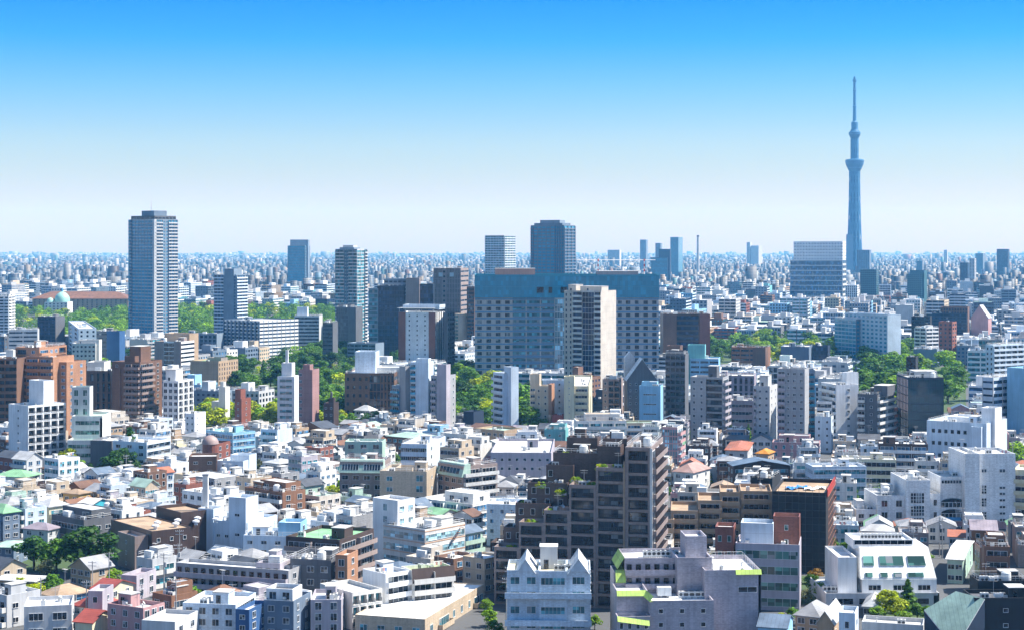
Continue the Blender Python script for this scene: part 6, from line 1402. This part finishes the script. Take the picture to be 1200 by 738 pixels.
    LABELLED.append((b.root, f'{CNAME[wall]} {w1} with {rn} {what} roof', CX+F*q.x/q.y, pz_inv(q.h*.7, q.y)))
    b.root['group'] = 'houses of the low quarter' if kind == 'house' else 'small blocks of flats among the houses'
    return True
def mid_block(q):
    r = HR; vis = seen_faces(q.x, q.y, q.th)
    kind = r.choice(('apartment_building', 'office_building'))
    if COUNT.get(kind, 0) >= 298: kind = 'office_building' if kind == 'apartment_building' else 'apartment_building'
    if COUNT.get(kind, 0) >= 298 or q.hits < 4: return False
    COUNT[kind] = COUNT.get(kind, 0)+1
    c, s = math.cos(q.th), math.sin(q.th)
    wall = r.choice(WALLS_B); fl = kind == 'apartment_building'; f, fn = FAC(q.w, r, fl); rr = FAC(q.d, r, fl)[0]
    M = (q.x+q.w/2*c-q.d/2*s, q.y-q.w/2*s-q.d/2*c)
    b = Bld(kind, 0, 1, q.th, None, 'apartment block' if kind == 'apartment_building' else 'office building', loc=M)
    roof = r.choice(ROOF_F+['bluegrey', 'grey'])
    b.vol(-q.w, 0, 0, q.d, 0, q.h, wall, f, rr if 'r' in vis else 'none', FAC(q.d, r, fl)[0] if 'l' in vis else 'none', roof=roof, g=r.choice(('dark', 'blue', 'teal', 'navy')), foot=False, clutter=2 if q.zone == 'B' and q.hits > 20 else 0, fh=3.2 if q.zone == 'B' else 3.6, fmat=r.choice((None, 'white', 'bluewhite')))
    if q.zone == 'C' or r.random() < .6:
        x0 = -q.w*r.uniform(.55, .9); b.vol(x0, x0+q.w*r.uniform(.2, .45), q.d*.3, q.d*.7, q.h-.9, q.h+r.uniform(2.5, 5), r.choice((wall, 'white', 'ltgrey')), roof=roof, par=.3, foot=False)
    b.done()
    LABELLED.append((b.root, f'{CNAME[wall]} {"apartment block" if kind == "apartment_building" else "office"} with {fn}', CX+F*q.x/q.y, pz_inv(q.h*.7, q.y)))
    b.root['group'] = 'mid-rise blocks of the wider city'
    return True
for q in CANDS:
    if q.hits < 1 and q.zone != 'C': continue
    ok = near_house(q) if q.zone == 'A' else mid_block(q)
    if not ok: REST.append(q)

# ------------------------------------------------------------------ utility poles
def pole_mesh(k):
    if ('pole', k) in MESH: return MESH['pole', k]
    m = plain('concrete pole', (.34, .34, .33), .8); b = MB()
    if k == 0: b.tube((0, 0, 0), (0, 0, 11.5), .17, .11, m, 8)
    elif k == 1:
        for z in (11.0, 10.2): b.box(-1.1, 1.1, -.07, .07, z, z+.12, METAL)
        for x in (-1, -.5, .5, 1): b.tube((x, 0, 11.12), (x, 0, 11.4), .06, .04, FRAME_W, 5)
    else: b.tube((.45, 0, 8.0), (.45, 0, 9.2), .3, .3, plain('grey transformer paint', (.42, .43, .44)), 10)
    MESH['pole', k] = me = b.mesh(('pole', 'crossarm', 'transformer')[k]); return me
POLES = 0
PR = random.Random(9)
placed = [corners(q)+[(q.x, q.y)] for q in CANDS if q.zone == 'A' and q.hits > 0]
for i in range(4000):
    if POLES >= 46: break
    yb = PR.uniform(545, 760); px = PR.uniform(5, 1195); Y = Yof(yb); x = px2w(px, Y)
    if inside_foot(x, Y, .6) or any(abs(p[-1][0]-x) < 20 and abs(p[-1][1]-Y) < 20 and (p[-1][0]-x)**2+(p[-1][1]-Y)**2 < 5.6**2 for p in placed): continue
    if hides(Y, px-2, px+2, pz_inv(11.5, Y), 25): continue
    r = bpy.data.objects.new('utility_pole', None); COL.objects.link(r); r.location = (x, Y, 0); r.rotation_euler = (0, 0, PR.uniform(-.6, .6)); r['category'] = 'utility pole'; r['group'] = 'utility poles along the back streets'
    for k in range(3 if PR.random() < .5 else 2): link(('pole', 'crossarm', 'transformer')[k], pole_mesh(k), r)
    POLES += 1; LABELLED.append((r, 'grey utility pole', px, pz_inv(9, Y)))

# shrubs on the terraces of the brown block
for i, (px, y0, y1, c) in enumerate(STEP_PLANTS):
    b = STEP; x = b.lx(px, c); Yw = b.Yw(x, c); z = pz(y0, Yw)
    for k in range(2):
        r = bpy.data.objects.new('shrub', None); COL.objects.link(r); r.location = (b.Xw(x+k*1.1, c+.5), b.Yw(x+k*1.1, c+.5), z-1.0); r.scale = (.32, .32, .24)
        r['category'] = 'shrub'; r['group'] = 'shrubs on the terraces'; o = link('foliage', crown_mesh('round', 'bright' if k else 'lime', (i+k) % 4), r, (0, 0, -3.5))
        m = MB(); m.box(-2.2, 2.2, -2.2, 2.2, 0, 2.6, wallmat('concrete')); m.build('planter', r)
        LABELLED.append((r, 'bright shrub' if k else 'lime shrub', px, y0-2))

for (r, x, y, h, tone) in BUSHES: LABELLED.append((r, f'{LNAME[tone]} garden bush', CX+F*x/y, pz_inv(h*.6, y)))
for (r, x, y, z, h, tone, shape) in TREES:
    LABELLED.append((r, f'{LNAME[tone]} {"conifer" if shape == "cone" else "round-crowned tree"}', CX+F*x/y, pz_inv(z+h*.6, y)))
    r['group'] = 'trees among the buildings'

# ------------------------------------------------------------------ labels that single out each ordinary thing
ORD = ['nearest', 'second', 'third', 'fourth', 'fifth', 'sixth', 'seventh', 'eighth', 'ninth', 'tenth', 'eleventh', 'twelfth', 'thirteenth', 'fourteenth', 'fifteenth', 'sixteenth']
def label_all():
    slot = {}
    for o, what, x, y in LABELLED:
        best = None
        for (rx, ry, ref, yt, yb) in REFS:
            d = math.hypot((rx-x), (ry-y)*1.2)
            if best is None or d < best[0]: best = (d, rx, ry, ref, yt, yb)
        d, rx, ry, ref, yt, yb = best
        dx, dy = x-rx, y-ry
        rel = ('left of' if dx < 0 else 'right of') if abs(dx) > abs(dy)*1.1 else ('in front of' if dy > 0 else 'behind')
        slot.setdefault((what, rel, ref), []).append((d, o))
    for (what, rel, ref), L in slot.items():
        L.sort(key=lambda t: t[0])
        for i, (d, o) in enumerate(L):
            if len(L) == 1: s_ = f'{what}, {rel} {ref}'
            else: s_ = f'{what}, {ORD[min(i, 15)]} {rel} {ref}'
            n_ = len(s_.split())
            if n_ > 16: s_ = s_.replace(' with ', ', ', 1).replace(' roof,', ',')
            if len(s_.split()) > 16: s_ = s_.replace('apartment block', 'flats')
            o['label'] = s_
label_all()
for b in ALLB: b.done()

# ------------------------------------------------------------------ the rest of the city, thousands of buildings out to the horizon
def far_city():
    r = np.random.default_rng(4)
    X, Yc, W, D, Hh, TH = [], [], [], [], [], []
    for q in REST: X.append(q.x); Yc.append(q.y); W.append(q.w); D.append(q.d); Hh.append(q.h); TH.append(q.th)
    y = 2900.0
    while y < 24000:
        step = max(26.0, y*y/176000*.5)
        lot = max(13.0, y/430)
        n = int(.66*y/lot)
        xs = (np.arange(n)-n/2+r.uniform(-.3, .3, n))*lot
        keep = r.random(n) < .93; xs = xs[keep]; n = len(xs)
        xs = xs+np.sin(xs/300+y/170)*y/60
        w_ = lot*r.uniform(.5, 1.0, n); hh = r.choice([7, 9, 11, 13, 16, 20, 26, 34], n, p=[.24, .24, .2, .13, .09, .06, .03, .01])*r.uniform(.8, 1.2, n)
        big = r.random(n) < .04; hh[big] *= 1.5; w_[big] = np.minimum(w_[big]*2.0, 80)
        hh = np.minimum(hh, 60)
        yy = y+r.uniform(0, step*.9, n); d_ = np.clip(w_*r.uniform(.6, 1.3, n), 10, 90)
        X += xs.tolist(); Yc += yy.tolist(); W += w_.tolist(); D += d_.tolist(); Hh += hh.tolist(); TH += (math.radians(5)+r.normal(0, .06, n)).tolist()
        y += step
    X, Yc, W, D, Hh, TH = map(np.array, (X, Yc, W, D, Hh, TH))
    # leave room for the named towers
    ok = np.ones(len(X), bool); nR = len(REST)
    for f in FOOT:
        if f[1] < 2000: continue
        dx, dy = X-f[0], Yc-f[1]; lx = dx*f[2]-dy*f[3]; ly = dx*f[3]+dy*f[2]; p = np.maximum(W, D)*.72
        ok &= ~((lx > f[4]-p) & (lx < f[5]+p) & (ly > f[6]-p) & (ly < f[7]+p))
    dx = X-px2w(1001.5, 5270.); ok &= ~((np.abs(dx) < 55) & (np.abs(Yc-5270) < 60))
    X, Yc, W, D, Hh, TH = (q[ok] for q in (X, Yc, W, D, Hh, TH)); n = len(X)
    c, s = np.cos(TH), np.sin(TH); V = np.zeros((n, 8, 3))
    for k, (a_, b_) in enumerate(((-.5, -.5), (.5, -.5), (.5, .5), (-.5, .5))):
        lx, ly = a_*W, b_*D
        for t in (0, 4): V[:, k+t, 0] = X+lx*c+ly*s; V[:, k+t, 1] = Yc-lx*s+ly*c; V[:, k+t, 2] = 0 if t == 0 else Hh
    base = (np.arange(n)*8)[:, None, None]
    FA = np.array([[0, 1, 5, 4], [1, 2, 6, 5], [2, 3, 7, 6], [3, 0, 4, 7], [4, 5, 6, 7]])[None]+base
    me = bpy.data.meshes.new('distant_city')
    me.vertices.add(n*8); me.vertices.foreach_set('co', V.ravel())
    me.loops.add(n*20); me.loops.foreach_set('vertex_index', FA.reshape(-1).astype(np.int32))
    me.polygons.add(n*5); me.polygons.foreach_set('loop_start', np.arange(0, n*20, 4, dtype=np.int32))
    pal = np.array([C[k] for k in ['white']*4+['bluewhite']*4+['offwhite']*2+['ltgrey']*5+['grey']*7+['beige']*2+['steel']*7+['bluegrey']*7+['navy']*3+['dkgrey']*4+['brown', 'tan', 'redbrown', 'skyblue', 'teal']])
    rpal = np.array([C[k] for k in ['bright']*1+['white']*3+['concrete']*3+['ltgrey']*4+['grey']*6+['bluegrey']*5+['slate']*4+['steel']*5+['ltgreen', 'rust']])
    tone = (r.uniform(.35, .9, n)*(.75+.25*np.sin(X/170+np.sin(Yc/400)*2)))[:, None]; wc = pal[r.integers(0, len(pal), n)]*tone; rc = rpal[r.integers(0, len(rpal), n)]*tone
    colr = np.ones((n, 5, 4, 4), np.float32); colr[:, :4, :, :3] = wc[:, None, None, :]; colr[:, 4, :, :3] = rc[:, None, :]
    at = me.color_attributes.new('Col', 'FLOAT_COLOR', 'CORNER'); at.data.foreach_set('color', colr.ravel())
    uv = np.zeros((n, 5, 4, 2), np.float32)
    for k in range(4):
        L = W if k % 2 == 0 else D
        uv[:, k, 1, 0] = L; uv[:, k, 2, 0] = L; uv[:, k, 2, 1] = Hh; uv[:, k, 3, 1] = Hh
    uv[:, 4] = -50
    ul = me.uv_layers.new(name='UVMap'); ul.data.foreach_set('uv', uv.ravel())
    me.update(calc_edges=True); me.validate()
    m, t, p = nodes('distant facades')
    ca = t.nodes.new('ShaderNodeVertexColor'); ca.layer_name = 'Col'; u = t.nodes.new('ShaderNodeUVMap'); sp = t.nodes.new('ShaderNodeSeparateXYZ'); t.links.new(u.outputs[0], sp.inputs[0])
    fx = math_(t, 'FRACT', math_(t, 'MULTIPLY', sp.outputs[0], 1/3.4)); fy = math_(t, 'FRACT', math_(t, 'MULTIPLY', sp.outputs[1], 1/3.3))
    a_ = math_(t, 'MULTIPLY', math_(t, 'GREATER_THAN', fx, .3), math_(t, 'GREATER_THAN', fy, .5)); a_ = math_(t, 'MULTIPLY', a_, math_(t, 'GREATER_THAN', sp.outputs[1], 0.0))
    f = math_(t, 'SUBTRACT', 1.0, math_(t, 'MULTIPLY', a_, .78))
    t.links.new(shade(t, ca.outputs[0], f), p.inputs['Base Color']); p.inputs['Roughness'].default_value = .6
    me.materials.append(m); tag(link('distant_city', me), kind='stuff')
    print('distant boxes', n)
far_city()

# ------------------------------------------------------------------ the air
def haze():
    b = MB(); m = bpy.data.materials.new('haze'); m.use_nodes = True; t = m.node_tree; t.nodes.clear()
    o = t.nodes.new('ShaderNodeOutputMaterial'); v = t.nodes.new('ShaderNodeVolumePrincipled')
    v.inputs['Color'].default_value = HAZE_COLOR; v.inputs['Density'].default_value = HAZE_DENSITY; v.inputs['Anisotropy'].default_value = 0.0; v.inputs['Absorption Color'].default_value = (1, 1, 1, 1)
    t.links.new(v.outputs[0], o.inputs['Volume'])
    b.box(-12500, 12500, -200, 25000, -1.0, 640.0, m)
    tag(b.build('haze'), kind='stuff')
haze()
print('COUNT', COUNT, 'cands', len(CANDS), 'rest', len(REST), 'trees', len(TREES), 'poles', POLES, 'objects', len(COL.objects))
